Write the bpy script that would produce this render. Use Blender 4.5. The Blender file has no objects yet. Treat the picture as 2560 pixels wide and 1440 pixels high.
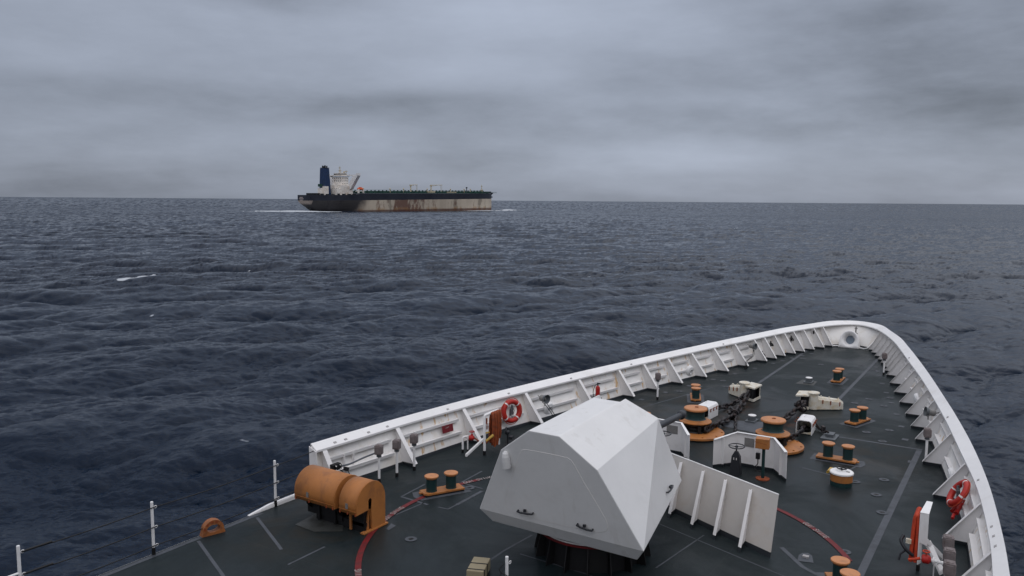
import bpy, bmesh, math, random
import numpy as np
from mathutils import Vector, Matrix
random.seed(7); rng = np.random.default_rng(11)
R = math.radians; PI = math.pi
SC = bpy.context.scene; COL = SC.collection

# ------------------------------------------------------------------ camera
CAM = Vector((0.0, -7.37848, 7.3))
rgt = Vector((0.54507349, -0.83835456, 0.00751844)); upv = Vector((0.08675164, 0.06531842, 0.99408634)); fwd = Vector((0.83388791, 0.54119787, -0.10833197))
cam = bpy.data.cameras.new('camera'); co = bpy.data.objects.new('camera', cam); COL.objects.link(co)
mw = Matrix((( rgt.x, upv.x, -fwd.x, CAM.x), (rgt.y, upv.y, -fwd.y, CAM.y), (rgt.z, upv.z, -fwd.z, CAM.z), (0, 0, 0, 1)))
co.matrix_world = mw
cam.sensor_width = 36; cam.lens = 2006.55 / 2560 * 36; cam.clip_start = 0.1; cam.clip_end = 80000
SC.camera = co
SEA = -6.5

# ------------------------------------------------------------------ world, sun, exposure
SUN_EL, SUN_AZ = R(52), R(-20)      # light comes from ahead, a little to starboard, through the overcast
world = bpy.data.worlds.new('World'); SC.world = world; world.use_nodes = True
NT = world.node_tree; NT.nodes.clear()

class G:
    """small node-graph helper"""
    def __init__(s, nt): s.nt = nt
    def n(s, t, **k):
        nd = s.nt.nodes.new(t)
        for a, b in k.items(): setattr(nd, a, b)
        return nd
    def put(s, sock, v):
        if isinstance(v, bpy.types.NodeSocket): s.nt.links.new(v, sock)
        elif v is not None: sock.default_value = v
    def math(s, op, a, b=None, c=None, clamp=False):
        nd = s.n('ShaderNodeMath', operation=op); nd.use_clamp = clamp
        for i, v in enumerate((a, b, c)):
            if v is not None: s.put(nd.inputs[i], v)
        return nd.outputs[0]
    def vec(s, x, y, z):
        nd = s.n('ShaderNodeCombineXYZ')
        for i, v in enumerate((x, y, z)): s.put(nd.inputs[i], v)
        return nd.outputs[0]
    def sep(s, v):
        nd = s.n('ShaderNodeSeparateXYZ'); s.put(nd.inputs[0], v); return nd.outputs
    def noise(s, v, scale, detail=4, rough=.55, dist=0, w=None):
        nd = s.n('ShaderNodeTexNoise'); s.put(nd.inputs['Vector'], v)
        nd.inputs['Scale'].default_value = scale; nd.inputs['Detail'].default_value = detail
        nd.inputs['Roughness'].default_value = rough; nd.inputs['Distortion'].default_value = dist
        return nd.outputs['Fac']
    def map(s, v, a, b, c=0, d=1, smooth=False):
        nd = s.n('ShaderNodeMapRange'); nd.interpolation_type = 'SMOOTHSTEP' if smooth else 'LINEAR'
        for i, x in enumerate((v, a, b, c, d)): s.put(nd.inputs[i], x)
        return nd.outputs[0]
    def mix(s, f, a, b, blend='MIX'):
        nd = s.n('ShaderNodeMix', data_type='RGBA', blend_type=blend)
        s.put(nd.inputs[0], f)
        for i, v in ((6, a), (7, b)):
            if isinstance(v, tuple) and len(v) == 3: v = (*v, 1)
            s.put(nd.inputs[i], v)
        return nd.outputs[2]
    def mapping(s, v, loc=(0, 0, 0), rot=(0, 0, 0), scale=(1, 1, 1)):
        nd = s.n('ShaderNodeMapping'); s.put(nd.inputs[0], v)
        nd.inputs['Location'].default_value = loc; nd.inputs['Rotation'].default_value = rot; nd.inputs['Scale'].default_value = scale
        return nd.outputs[0]

g = G(NT)
tc = g.n('ShaderNodeTexCoord'); dirv = tc.outputs['Generated']
sx, sy, sz = g.sep(dirv)
az = g.math('ARCTAN2', sy, sx); el = g.math('ARCSINE', sz)
zc = g.math('MAXIMUM', sz, 0.0); zz = g.math('ADD', zc, 0.17)
px, py = g.math('DIVIDE', sx, zz), g.math('DIVIDE', sy, zz)
rot = g.mapping(g.vec(px, py, 0.0), rot=(0, 0, R(-33)))
warp = g.noise(rot, 0.35, 3)
flat = g.mapping(rot, scale=(1.0, 0.62, 1))
n1 = g.noise(flat, 0.8, 6, 0.5, 0.0)
angv = g.vec(g.math('MULTIPLY', g.math('COSINE', az), 5.0), g.math('MULTIPLY', g.math('SINE', az), 5.0), g.math('MULTIPLY', el, 17.0))
n2 = g.noise(g.mapping(angv, loc=(7.3, 2.1, 0.4), rot=(0.10, 0.06, 0)), 0.85, 7, 0.56, 0.0)
n3 = g.noise(g.mapping(angv, loc=(1.3, 9.1, 3)), 2.6, 5, 0.6)
cl = g.math('ADD', g.math('ADD', g.math('MULTIPLY', n1, 0.40), g.math('MULTIPLY', n2, 0.48)), g.math('MULTIPLY', n3, 0.14))
# broad luminance of an overcast sky: dim low down, brighter overhead
CAMAZ = 32.98
def blob(azd, eld, wa, we, amp):
    """a bank of cloud: an elongated soft patch at an azimuth/elevation given relative to the bow quarter"""
    u = g.math('DIVIDE', g.math('SUBTRACT', az, R(CAMAZ - azd)), R(wa)); v = g.math('DIVIDE', g.math('SUBTRACT', el, R(eld)), R(we))
    r2 = g.math('ADD', g.math('MULTIPLY', u, u), g.math('MULTIPLY', v, v))
    wob = g.math('MULTIPLY', g.math('SUBTRACT', n2, 0.5), 1.6)
    return g.math('MULTIPLY', g.math('EXPONENT', g.math('MULTIPLY', g.math('ADD', r2, wob), -1.0)), amp)
banks = [(-24, 8.5, 10, 3.0, .06), (-31, 1.0, 12, 2.0, -.05), (-20, 6.5, 13, 1.2, -.075), (0, 12.6, 13, 2.4, .13), (-3, 8.8, 8, 1.8, .09), (-15, 13.0, 6, 1.0, -.09), (-29, 12.5, 7, 2.0, .05),
         (-5, 6.6, 13, 1.0, -.05), (26, 9.0, 12, 5.0, -.12), (13.5, 3.0, 4.5, 1.0, .08), (20, 5.4, 14, 1.2, -.05), (-4, 2.9, 9, .8, -.05),
         (20, 2.2, 12, 1.3, .05), (2, 1.8, 14, 1.2, .02), (4, 4.6, 10, .7, -.03), (14, 10.5, 5, 1.6, .03), (8, 6.8, 8, .7, .04), (-12, 4.6, 8, .6, .04)]
tot = None
for b in banks:
    v = blob(*b); tot = v if tot is None else g.math('ADD', tot, v)
back = g.math('MAXIMUM', g.math('MULTIPLY', g.math('COSINE', g.math('SUBTRACT', az, R(CAMAZ))), -1.0), 0.0)  # sky behind the camera brightened to lift the aft-facing surfaces
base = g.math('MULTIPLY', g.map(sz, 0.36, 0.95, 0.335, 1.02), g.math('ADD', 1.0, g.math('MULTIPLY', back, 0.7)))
lo = g.map(sz, 0.0, 0.05, 0.90, 1.0)
contrast = g.math('ADD', 1.0, g.math('MULTIPLY', g.math('SUBTRACT', cl, 0.5), 1.5))
lum = g.math('MULTIPLY', g.math('MULTIPLY', base, lo), contrast)
lum = g.math('ADD', lum, g.math('MULTIPLY', tot, 1.0))
lum = g.math('MAXIMUM', lum, 0.05)
warm = g.map(lum, 0.2, 0.5, 0, 1)
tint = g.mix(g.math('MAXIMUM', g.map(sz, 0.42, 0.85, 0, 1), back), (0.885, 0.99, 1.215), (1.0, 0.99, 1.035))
lumc = g.vec(lum, lum, lum)
cloud = g.mix(1.0, tint, lumc, 'MULTIPLY')
cloud10 = g.mix(1.0, cloud, (10.0, 10.0, 10.0), 'MULTIPLY')
skyt = g.n('ShaderNodeTexSky', sky_type='NISHITA'); skyt.sun_disc = False
skyt.sun_elevation = SUN_EL; skyt.sun_rotation = PI / 2 - SUN_AZ
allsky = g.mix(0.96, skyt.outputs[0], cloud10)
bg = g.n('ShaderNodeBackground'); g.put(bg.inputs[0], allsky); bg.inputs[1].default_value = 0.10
wo = g.n('ShaderNodeOutputWorld'); NT.links.new(bg.outputs[0], wo.inputs[0])

sun = bpy.data.lights.new('sun', 'SUN'); sun.energy = 0.5; sun.angle = R(75); sun.color = (1.0, 0.99, 0.975)
so = bpy.data.objects.new('sun', sun); COL.objects.link(so)
sd = Vector((math.cos(SUN_AZ) * math.cos(SUN_EL), math.sin(SUN_AZ) * math.cos(SUN_EL), math.sin(SUN_EL)))
so.rotation_euler = sd.to_track_quat('Z', 'Y').to_euler()
SC.view_settings.view_transform = 'Standard'; SC.view_settings.look = 'None'; SC.view_settings.exposure = 0.0; SC.view_settings.gamma = 1.0
SC.view_settings.use_curve_mapping = False
SC.render.engine = 'CYCLES'
SC.cycles.max_bounces = 6; SC.cycles.diffuse_bounces = 4; SC.cycles.glossy_bounces = 4
SC.render.resolution_x = 1024; SC.render.resolution_y = 576

# ------------------------------------------------------------------ materials
def paint(name, col, rough=.5, var=.12, scale=3.0, dirt=None, dirt_amt=0.0, dirt_scale=2.0, bump=0.0, bump_scale=40, streak=None, metal=0.0, spec=.36, foot=None):
    m = bpy.data.materials.new(name); m.use_nodes = True; h = G(m.node_tree); P = m.node_tree.nodes['Principled BSDF']
    ob = h.n('ShaderNodeTexCoord').outputs['Object']; gm = h.n('ShaderNodeNewGeometry').outputs['Position']
    n = h.noise(gm, scale, 5, .6); n_f = h.noise(gm, scale * 7, 3, .6)
    v = h.math('ADD', h.math('MULTIPLY', n, .7), h.math('MULTIPLY', n_f, .3))
    k = h.map(v, .3, .7, 1 - var, 1 + var)
    c = h.mix(1.0, (*col, 1), h.vec(k, k, k), 'MULTIPLY')
    if dirt:
        dn = h.map(h.noise(gm, dirt_scale, 6, .65, .4), .60 - dirt_amt * .25, .78 - dirt_amt * .2, 0, 1, True)
        c = h.mix(h.math('MULTIPLY', dn, dirt_amt), c, dirt)
    if streak:   # rust runs: long in z, thin sideways
        st = h.noise(h.mapping(gm, scale=(5.5, 5.5, .55)), 1.0, 4, .55)
        zone = h.noise(gm, .32, 2, .5)
        f = h.math('MULTIPLY', h.map(st, .57, .67, 0, 1, True), h.map(zone, .44, .56, 0, 1, True))
        c = h.mix(h.math('MULTIPLY', f, streak[1]), c, streak[0])
    if foot:     # the lowest strip is painted in the deck colour
        z = h.sep(gm)[2]; c = h.mix(h.math('LESS_THAN', z, foot), c, (.018, .022, .027, 1))
    h.put(P.inputs['Base Color'], c)
    rr = h.map(n_f, .3, .7, max(0, rough - .08), min(1, rough + .08)); h.put(P.inputs['Roughness'], rr)
    P.inputs['Metallic'].default_value = metal; P.inputs['Specular IOR Level'].default_value = spec
    if bump:
        b = h.n('ShaderNodeBump'); b.inputs['Strength'].default_value = bump; b.inputs['Distance'].default_value = .01
        h.put(b.inputs['Height'], h.noise(gm, bump_scale, 3, .6)); h.put(P.inputs['Normal'], b.outputs[0])
    return m
RUST = (.30, .12, .035, 1); TAN = (.42, .30, .15, 1)
M = {}
M['white'] = paint('white_paint', (.77, .765, .765), .42, .05, 2.0, (.52, .49, .44, 1), .28, 1.4, .05, 60)
M['bulwark'] = paint('bulwark_paint', (.75, .735, .715), .42, .06, 1.6, (.55, .48, .38, 1), .42, 1.1, .06, 50, streak=((.52, .31, .11, 1), .85), foot=.075)
M['rib'] = paint('rib_paint', (.79, .775, .77), .42, .05, 1.6, (.5, .45, .4, 1), .2, 2.2, foot=.085)
M['cupola'] = paint('cupola_paint', (.69, .69, .69), .38, .045, 1.1, (.56, .555, .54, 1), .30, 1.6, .04, 25, streak=((.50, .485, .46, 1), .30))
M['break'] = paint('breakwater_paint', (.50, .475, .45), .45, .06, 1.3, (.46, .38, .30, 1), .35, 1.3, foot=.10)
M['cream'] = paint('cream_paint', (.66, .63, .55), .45, .06, 3, (.50, .38, .20, 1), .6, 5.0, foot=.03)
M['orange'] = paint('orange_paint', (.39, .152, .042), .5, .12, 2.4, (.20, .085, .04, 1), .55, 2.6, .04, 60)
M['orangetop'] = paint('orange_cap_paint', (.50, .210, .082), .45, .08, 4, (.26, .12, .06, 1), .5, 6)
M['green'] = paint('dark_green_paint', (.012, .035, .036), .4, .15, 5, (.04, .045, .035, 1), .2, 8)
M['black'] = paint('black_paint', (.007, .007, .008), .5, .2, 5)
M['gun'] = paint('gun_metal', (.03, .032, .038), .35, .1, 5, metal=.3)
M['chain'] = paint('chain_iron', (.018, .016, .018), .55, .3, 9, (.07, .03, .015, 1), .5, 6, metal=.2)
M['grey'] = paint('grey_metal', (.20, .195, .19), .5, .12, 6, (.14, .11, .09, 1), .4, 9)
M['dgrey'] = paint('dark_grey_metal', (.09, .10, .11), .45, .12, 6)
M['vent'] = paint('vent_cover', (.17, .145, .145), .85, .18, 12, (.10, .07, .06, 1), .5, 9, .5, 60)
M['red'] = paint('red_paint', (.42, .018, .015), .4, .12, 6, (.25, .015, .012, 1), .4, 12)
M['ringred'] = paint('life_ring_red', (.41, .022, .015), .45, .12, 8, (.35, .03, .02, 1), .4, 14)
M['hose'] = paint('orange_hose', (.26, .055, .015), .7, .25, 14, (.08, .03, .02, 1), .6, 10, .3, 90)
M['hosered'] = paint('red_hose', (.50, .055, .02), .65, .2, 14, (.25, .03, .02, 1), .5, 10, .3, 90)
M['yellow'] = paint('brass_yellow', (.45, .28, .05), .45, .15, 8)
M['tape'] = paint('white_tape', (.70, .68, .66), .5, .08, 9)
M['cable'] = paint('black_cable', (.010, .010, .011), .6, .2, 20)
M['conduit'] = paint('conduit_grey', (.10, .11, .13), .45, .1, 10)
M['rustorange'] = paint('rusty_orange_paint', (.30, .105, .032), .55, .2, 12, (.12, .05, .03, 1), .6, 9)
M['plate'] = paint('notice_red', (.17, .014, .022), .5, .2, 12, (.4, .3, .3, 1), .25, 30)
M['conduit2'] = paint('pad_grey', (.34, .33, .33), .6, .1, 10)
M['beige'] = paint('beige_box', (.30, .255, .165), .6, .1, 5)
M['ladderblue'] = paint('hole_sea_tone', (.16, .20, .25), .5, .2, 10)  # blue-grey put into the discs for the sea seen through the holes
M['redband'] = paint('deck_red_line', (.125, .005, .007), .6, .3, 7, (.06, .012, .014, 1), .55, 5)
M['stripe'] = paint('deck_grey_line', (.058, .065, .078), .6, .14, 3, (.024, .028, .034, 1), .55, 2.2)
M['patch'] = paint('deck_pale_patch', (.040, .042, .040), .5, .25, 5, (.018, .016, .012, 1), .5, 4)
M['letter'] = paint('white_lettering', (.30, .26, .25), .6, .3, 30)
M['glassd'] = paint('dark_window', (.02, .025, .03), .15, .05, 4)
M['smoke_blue'] = paint('funnel_blue', (.008, .028, .085), .5, .15, .2, (.015, .03, .04, 1), .5, .12)

def deck_mat():
    m = bpy.data.materials.new('deck_nonskid'); m.use_nodes = True; h = G(m.node_tree); P = m.node_tree.nodes['Principled BSDF']
    p = h.n('ShaderNodeNewGeometry').outputs['Position']; x, y, z = h.sep(p)
    n = h.noise(p, .35, 6, .6, .5); f = h.noise(p, 9, 4, .65); c0 = h.mix(h.map(n, .32, .68), (.0085, .0140, .0162, 1), (.0140, .0208, .0235, 1))
    k = h.map(f, .25, .75, .8, 1.2); c0 = h.mix(1.0, c0, h.vec(k, k, k), 'MULTIPLY')
    # plate runs drawn fore and aft
    st = h.noise(h.mapping(p, scale=(.35, 3.2, 1)), 1.0, 4, .6); c0 = h.mix(h.math('MULTIPLY', h.map(st, .5, .75), .45), c0, (.0130, .0175, .022, 1))
    # brown grime round the windlass and near the reel
    def near(cx, cy, rx, ry):
        u = h.math('DIVIDE', h.math('SUBTRACT', x, cx), rx); v = h.math('DIVIDE', h.math('SUBTRACT', y, cy), ry)
        d = h.math('ADD', h.math('MULTIPLY', u, u), h.math('MULTIPLY', v, v)); return h.math('EXPONENT', h.math('MULTIPLY', d, -1.0))
    g1 = h.math('MAXIMUM', near(24.8, .2, 3.6, 2.6), near(26.5, 3.2, 3.4, 1.8)); g1 = h.math('MAXIMUM', g1, near(12.0, 5.8, 1.6, 1.9)); g1 = h.math('MAXIMUM', g1, near(24.3, -3.6, 2.2, 1.6))
    gn = h.map(h.noise(p, .9, 6, .65, .6), .35, .65, 0, 1, True)
    c0 = h.mix(h.math('MULTIPLY', h.math('MULTIPLY', g1, gn), .75), c0, (.026, .022, .016, 1))
    g2 = h.math('MAXIMUM', near(27.3, .95, 2.0, .36), near(26.6, -1.0, 1.8, .32)); gr = h.map(h.noise(p, 2.6, 5, .65, .4), .38, .6, 0, 1, True)
    c0 = h.mix(h.math('MULTIPLY', h.math('MULTIPLY', g2, gr), .8), c0, (.055, .028, .019, 1))
    w1 = h.map(h.noise(p, .75, 7, .72, .2), .50, .66, 0, 1, True); c0 = h.mix(h.math('MULTIPLY', w1, .55), c0, (.0185, .0245, .0265, 1))
    w2 = h.map(h.noise(h.mapping(p, rot=(0, 0, .3), scale=(1, 7, 1)), 1.3, 5, .7), .60, .70, 0, 1, True); c0 = h.mix(h.math('MULTIPLY', w2, .45), c0, (.030, .034, .036, 1))
    rs = h.map(h.noise(p, 2.3, 4, .7), .70, .76, 0, 1, True); c0 = h.mix(h.math('MULTIPLY', rs, .6), c0, (.060, .028, .015, 1))
    def seam(v, pitch):
        f_ = h.math('ABSOLUTE', h.math('SUBTRACT', h.math('FRACT', h.math('DIVIDE', v, pitch)), .5)); return h.map(f_, .5 - .010 / pitch, .5, 0, 1)
    sm_ = h.math('MAXIMUM', seam(x, 5.4), seam(y, 2.45)); c0 = h.mix(h.math('MULTIPLY', sm_, .45), c0, (.034, .040, .044, 1))
    sp = h.map(h.noise(p, 1.1, 5, .7, .3), .66, .78, 0, 1, True); c0 = h.mix(h.math('MULTIPLY', sp, .35), c0, (.036, .033, .026, 1))
    h.put(P.inputs['Base Color'], c0)
    wet = h.map(h.noise(p, .28, 5, .6, .8), .40, .62, 0, 1, True)
    h.put(P.inputs['Roughness'], h.map(wet, 0, 1, .60, .34)); P.inputs['Specular IOR Level'].default_value = .13
    b = h.n('ShaderNodeBump'); b.inputs['Strength'].default_value = .35; b.inputs['Distance'].default_value = .006
    h.put(b.inputs['Height'], h.noise(p, 55, 3, .6)); h.put(P.inputs['Normal'], b.outputs[0])
    return m
M['deck'] = deck_mat()

def tanker_hull_mat():
    m = bpy.data.materials.new('tanker_hull_paint'); m.use_nodes = True; h = G(m.node_tree); P = m.node_tree.nodes['Principled BSDF']
    o = h.n('ShaderNodeTexCoord').outputs['Object']; x, y, z = h.sep(o)
    zone = h.noise(h.vec(x, h.math('MULTIPLY', y, .2), h.math('MULTIPLY', z, .35)), .042, 4, .6, .3)
    blot = h.noise(h.vec(x, 0.0, h.math('MULTIPLY', z, .45)), .11, 7, .72, .3)
    # red lead amidships, bare grey toward the bow
    mid = h.math('EXPONENT', h.math('MULTIPLY', h.math('POWER', h.math('DIVIDE', h.math('SUBTRACT', x, 122), 30), 2), -1))
    redf = h.map(h.math('ADD', h.math('MULTIPLY', blot, .85), h.math('MULTIPLY', mid, .16)), .46, .60, 0, 1, True)
    c = h.mix(h.map(zone, .35, .65), (.40, .34, .27, 1), (.52, .45, .36, 1))
    drk = h.map(h.noise(h.vec(h.math('MULTIPLY', x, 1.0), 0.0, h.math('MULTIPLY', z, .4)), .09, 5, .65), .53, .62, 0, 1, True)
    c = h.mix(h.math('MULTIPLY', drk, h.map(x, 60, 90, 0, .62)), c, (.15, .125, .10, 1))
    c = h.mix(h.math('MULTIPLY', redf, .88), c, (.115, .050, .036, 1))
    low = h.map(z, 0, 4.5, 1, 0); lown = h.map(h.noise(h.vec(x, 0.0, z), .11, 4, .6), .42, .6, 0, 1, True)
    c = h.mix(h.math('MULTIPLY', h.math('MULTIPLY', low, lown), .8), c, (.32, .17, .06, 1))
    edge = h.map(z, 1.6, .4, 0, 1); c = h.mix(h.math('MULTIPLY', edge, .8), c, (.06, .02, .018, 1))
    run_shade = h.map(h.math('ADD', h.math('ADD', x, h.math('MULTIPLY', z, -.7)), h.math('MULTIPLY', h.math('SUBTRACT', blot, .5), 14)), 42, 58, 1, 0, True); c = h.mix(h.math('MULTIPLY', run_shade, h.map(z, 2, 14, .98, .94)), c, (.026, .026, .031, 1))  # shade under the stern run is put into the colour here
    c = h.mix(h.math('MULTIPLY', h.math('LESS_THAN', x, -2.0), h.map(z, 7, 9, 0, .8)), c, (.34, .28, .24, 1))
    topf = h.math('GREATER_THAN', z, h.math('ADD', 12.1, h.math('MULTIPLY', x, .0035)))
    dk = h.mix(h.map(h.noise(o, .05, 4, .6), .4, .6), (.010, .013, .024, 1), (.020, .024, .036, 1))
    c = h.mix(topf, c, dk); h.put(P.inputs['Base Color'], c); P.inputs['Roughness'].default_value = .6; P.inputs['Specular IOR Level'].default_value = .3
    return m
M['thull'] = tanker_hull_mat()
M['twhite'] = paint('tanker_white', (.80, .76, .71), .6, .1, .12, (.40, .27, .16, 1), .5, .16)
M['tdeck'] = paint('tanker_deck_green', (.012, .06, .045), .6, .3, .2, (.05, .035, .02, 1), .4, .3)
M['tcrane'] = paint('tanker_crane_cream', (.50, .43, .30), .6, .1, .3)
M['tdark'] = paint('tanker_dark', (.012, .015, .02), .6, .2, .2)
M['torange'] = paint('lifeboat_orange', (.65, .10, .02), .5, .08, .5)
M['twing'] = paint('tanker_wing_white', (.74, .73, .73), .6, .05, .2)

# ------------------------------------------------------------------ mesh builder
class MB:
    def __init__(s): s.v = []; s.f = []; s.sm = []
    def add(s, vs, fs, smooth=False):
        o = len(s.v); s.v += [tuple(map(float, p)) for p in vs]; s.f += [tuple(i + o for i in f) for f in fs]; s.sm += [smooth] * len(fs); return s
    def hexa(s, p):   # 8 corners: bottom 4 ccw, top 4 ccw
        return s.add(p, [(3, 2, 1, 0), (4, 5, 6, 7), (0, 1, 5, 4), (1, 2, 6, 5), (2, 3, 7, 6), (3, 0, 4, 7)])
    def box(s, c, d, rz=0, ry=0, rx=0):
        m = Matrix.Rotation(rz, 3, 'Z') @ Matrix.Rotation(ry, 3, 'Y') @ Matrix.Rotation(rx, 3, 'X'); c = Vector(c); hx, hy, hz = d[0] / 2, d[1] / 2, d[2] / 2
        return s.hexa([c + m @ Vector(q) for q in ((-hx, -hy, -hz), (hx, -hy, -hz), (hx, hy, -hz), (-hx, hy, -hz), (-hx, -hy, hz), (hx, -hy, hz), (hx, hy, hz), (-hx, hy, hz))])
    def lathe(s, prof, c=(0, 0, 0), axis=(0, 0, 1), n=28, caps=True, smooth=True):
        """prof: (radius, height) pairs; repeat a pair to get a hard edge"""
        a = Vector(axis).normalized(); q = Vector((0, 0, 1)).rotation_difference(a); c = Vector(c)
        for i in range(len(prof) - 1):
            (r0, h0), (r1, h1) = prof[i], prof[i + 1]
            if (r0, h0) == (r1, h1): continue
            vs = []
            for r, h in ((r0, h0), (r1, h1)):
                vs += [c + q @ Vector((r * math.cos(2 * PI * k / n), r * math.sin(2 * PI * k / n), h)) for k in range(n)]
            s.add(vs, [(k, (k + 1) % n, n + (k + 1) % n, n + k) for k in range(n)], smooth and abs(h1 - h0) > 1e-6)
        if caps:
            for (r, h), fl in ((prof[0], True), (prof[-1], False)):
                if r > 1e-5:
                    vs = [c + q @ Vector((r * math.cos(2 * PI * k / n), r * math.sin(2 * PI * k / n), h)) for k in range(n)]
                    s.add(vs, [tuple(reversed(range(n))) if fl else tuple(range(n))])
        return s
    def cyl(s, a, b, r, r2=None, n=12, smooth=True):
        a, b = Vector(a), Vector(b); return s.lathe([(r, 0), (r if r2 is None else r2, (b - a).length)], a, b - a, n, True, smooth)
    def tube(s, pts, r, n=8, close=False):
        pts = [Vector(p) for p in pts]; m = len(pts); rings = []
        up = Vector((0, 0, 1)); prev = None
        for i, p in enumerate(pts):
            t = (pts[(i + 1) % m] - pts[i - 1]) if close else (pts[min(i + 1, m - 1)] - pts[max(i - 1, 0)])
            t.normalize()
            if prev is None: x = t.orthogonal().normalized()
            else: x = (prev - t * prev.dot(t)).normalized()
            prev = x; y = t.cross(x); rr = r[i] if isinstance(r, (list, tuple)) else r
            rings.append([p + x * rr * math.cos(2 * PI * k / n) + y * rr * math.sin(2 * PI * k / n) for k in range(n)])
        vs = [q for ring in rings for q in ring]; fs = []
        for i in range(m if close else m - 1):
            j = (i + 1) % m
            fs += [(i * n + k, i * n + (k + 1) % n, j * n + (k + 1) % n, j * n + k) for k in range(n)]
        s.add(vs, fs, True)
        if not close: s.add(rings[0], [tuple(reversed(range(n)))]); s.add(rings[-1], [tuple(range(n))])
        return s
    def prism(s, poly, z0, z1):
        n = len(poly); return s.add([(x, y, z0) for x, y in poly] + [(x, y, z1) for x, y in poly],
            [tuple(reversed(range(n))), tuple(range(n, 2 * n))] + [(i, (i + 1) % n, n + (i + 1) % n, n + i) for i in range(n)])
    def extr(s, poly3, d):
        """3-D polygon swept by vector d"""
        d = Vector(d); n = len(poly3); p = [Vector(q) for q in poly3]
        return s.add(p + [q + d for q in p], [tuple(reversed(range(n))), tuple(range(n, 2 * n))] + [(i, (i + 1) % n, n + (i + 1) % n, n + i) for i in range(n)])
    def torus(s, c, axis, R0, r, n=32, m=10, a0=0, a1=2 * PI):
        q = Vector((0, 0, 1)).rotation_difference(Vector(axis).normalized()); full = abs(a1 - a0 - 2 * PI) < 1e-6; k = n if full else n + 1
        pts = [Vector(c) + q @ Vector((R0 * math.cos(a0 + (a1 - a0) * i / n), R0 * math.sin(a0 + (a1 - a0) * i / n), 0)) for i in range(k)]
        return s.tube(pts, r, m, full)
    def sph(s, c, r, n=14, sc=(1, 1, 1)):
        prof = [(max(1e-4, r * math.sin(PI * i / 8)), -r * math.cos(PI * i / 8)) for i in range(9)]
        o = len(s.v); s.lathe(prof, (0, 0, 0), n=n, caps=False)
        s.v[o:] = [(c[0] + x * sc[0], c[1] + y * sc[1], c[2] + z * sc[2]) for x, y, z in s.v[o:]]; return s
    def ribbon(s, pts, w, z, close=False):
        """flat strip on the deck"""
        m = len(pts); L = []
        for i in range(m):
            a = Vector(pts[max(i - 1, 0)]); b = Vector(pts[min(i + 1, m - 1)]); t = (b - a).normalized(); nn = Vector((-t.y, t.x)) * w / 2; p = Vector(pts[i])
            L += [(p.x + nn.x, p.y + nn.y, z), (p.x - nn.x, p.y - nn.y, z)]
        return s.add(L, [(2 * i, 2 * i + 1, 2 * i + 3, 2 * i + 2) for i in range(m - 1)])
    def build(s, name, mat, parent=None, loc=None, bevel=0, recalc=True, mats=None):
        me = bpy.data.meshes.new(name); off = Vector(loc) if loc is not None else Vector((0, 0, 0))
        base = parent.matrix_world.translation if parent is not None else Vector((0, 0, 0))
        if parent is not None: off = Vector((0, 0, 0))
        me.from_pydata([tuple(Vector(v) - off) for v in s.v], [], s.f)
        if recalc:
            bm = bmesh.new(); bm.from_mesh(me)
            if bevel: bmesh.ops.remove_doubles(bm, verts=bm.verts, dist=1e-5)
            bmesh.ops.recalc_face_normals(bm, faces=bm.faces); bm.to_mesh(me); bm.free()
            if not bevel:
                for p, sm in zip(me.polygons, s.sm): p.use_smooth = sm
        me.materials.append(mat)
        o = bpy.data.objects.new(name, me); COL.objects.link(o)
        if parent is not None: o.parent = parent
        else: o.location = off
        if bevel:
            b = o.modifiers.new('bevel', 'BEVEL'); b.width = bevel; b.segments = 2; b.limit_method = 'ANGLE'; b.angle_limit = R(30)
        return o

def tag(o, label=None, cat=None, group=None, kind=None):
    if label: o['label'] = label
    if cat: o['category'] = cat
    if group: o['group'] = group
    if kind: o['kind'] = kind
    return o
def thing(name, label, cat, loc=(0, 0, 0), rz=0, group=None):
    o = bpy.data.objects.new(name, None); COL.objects.link(o); o.location = loc; o.rotation_euler = (0, 0, rz); o.empty_display_size = .2
    return tag(o, label, cat, group)
def dup(root, loc, rz=0, label=None, group=None):
    r = root.copy(); COL.objects.link(r); r.location = loc; r.rotation_euler = (0, 0, rz)
    if label: r['label'] = label
    if group: r['group'] = group
    for ch in list(root.children):
        c = ch.copy(); COL.objects.link(c); c.parent = r
        for q in list(ch.children):
            d = q.copy(); COL.objects.link(d); d.parent = c
    return r

# ------------------------------------------------------------------ ship outline
def dense(pts, k=8):
    P = [np.array(p, float) for p in pts]; P = [2 * P[0] - P[1]] + P + [2 * P[-1] - P[-2]]; out = []
    for i in range(1, len(P) - 2):
        for j in range(k):
            t = j / k; a, b, c, d = P[i - 1:i + 3]
            out.append(.5 * (2 * b + (c - a) * t + (2 * a - 5 * b + 4 * c - d) * t * t + (3 * b - a - 3 * c + d) * t ** 3))
    out.append(P[-2]); return np.array(out)
def full(half):   # port aft -> bow -> starboard aft
    return dense(half + [(x, -y) for x, y in reversed(half[:-1])])
BASE = full([(13.7, 7.26), (15, 7.03), (17, 6.82), (20, 6.47), (23, 5.93), (26, 5.35), (29, 4.76), (32, 4.05), (35, 3.33), (38, 2.66), (40, 2.10), (42, 1.45), (43.0, .95), (43.45, .45), (43.6, 0)])
INNR = full([(13.66, 7.30), (15, 7.19), (17, 7.05), (20, 6.69), (23, 6.14), (26, 5.57), (29, 4.94), (32, 4.27), (35, 3.53), (38, 2.80), (40, 2.27), (42, 1.60), (43.3, 1.05), (44.05, .50), (44.3, 0)])
OUTR = full([(13.68, 7.50), (15, 7.42), (17, 7.25), (20, 6.90), (23, 6.42), (26, 5.84), (29, 5.20), (32, 4.54), (35, 3.84), (38, 3.10), (40, 2.58), (42, 1.88), (43.6, 1.28), (44.3, .62), (44.55, 0)])
ZI, ZO = 1.05, 1.20
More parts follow.
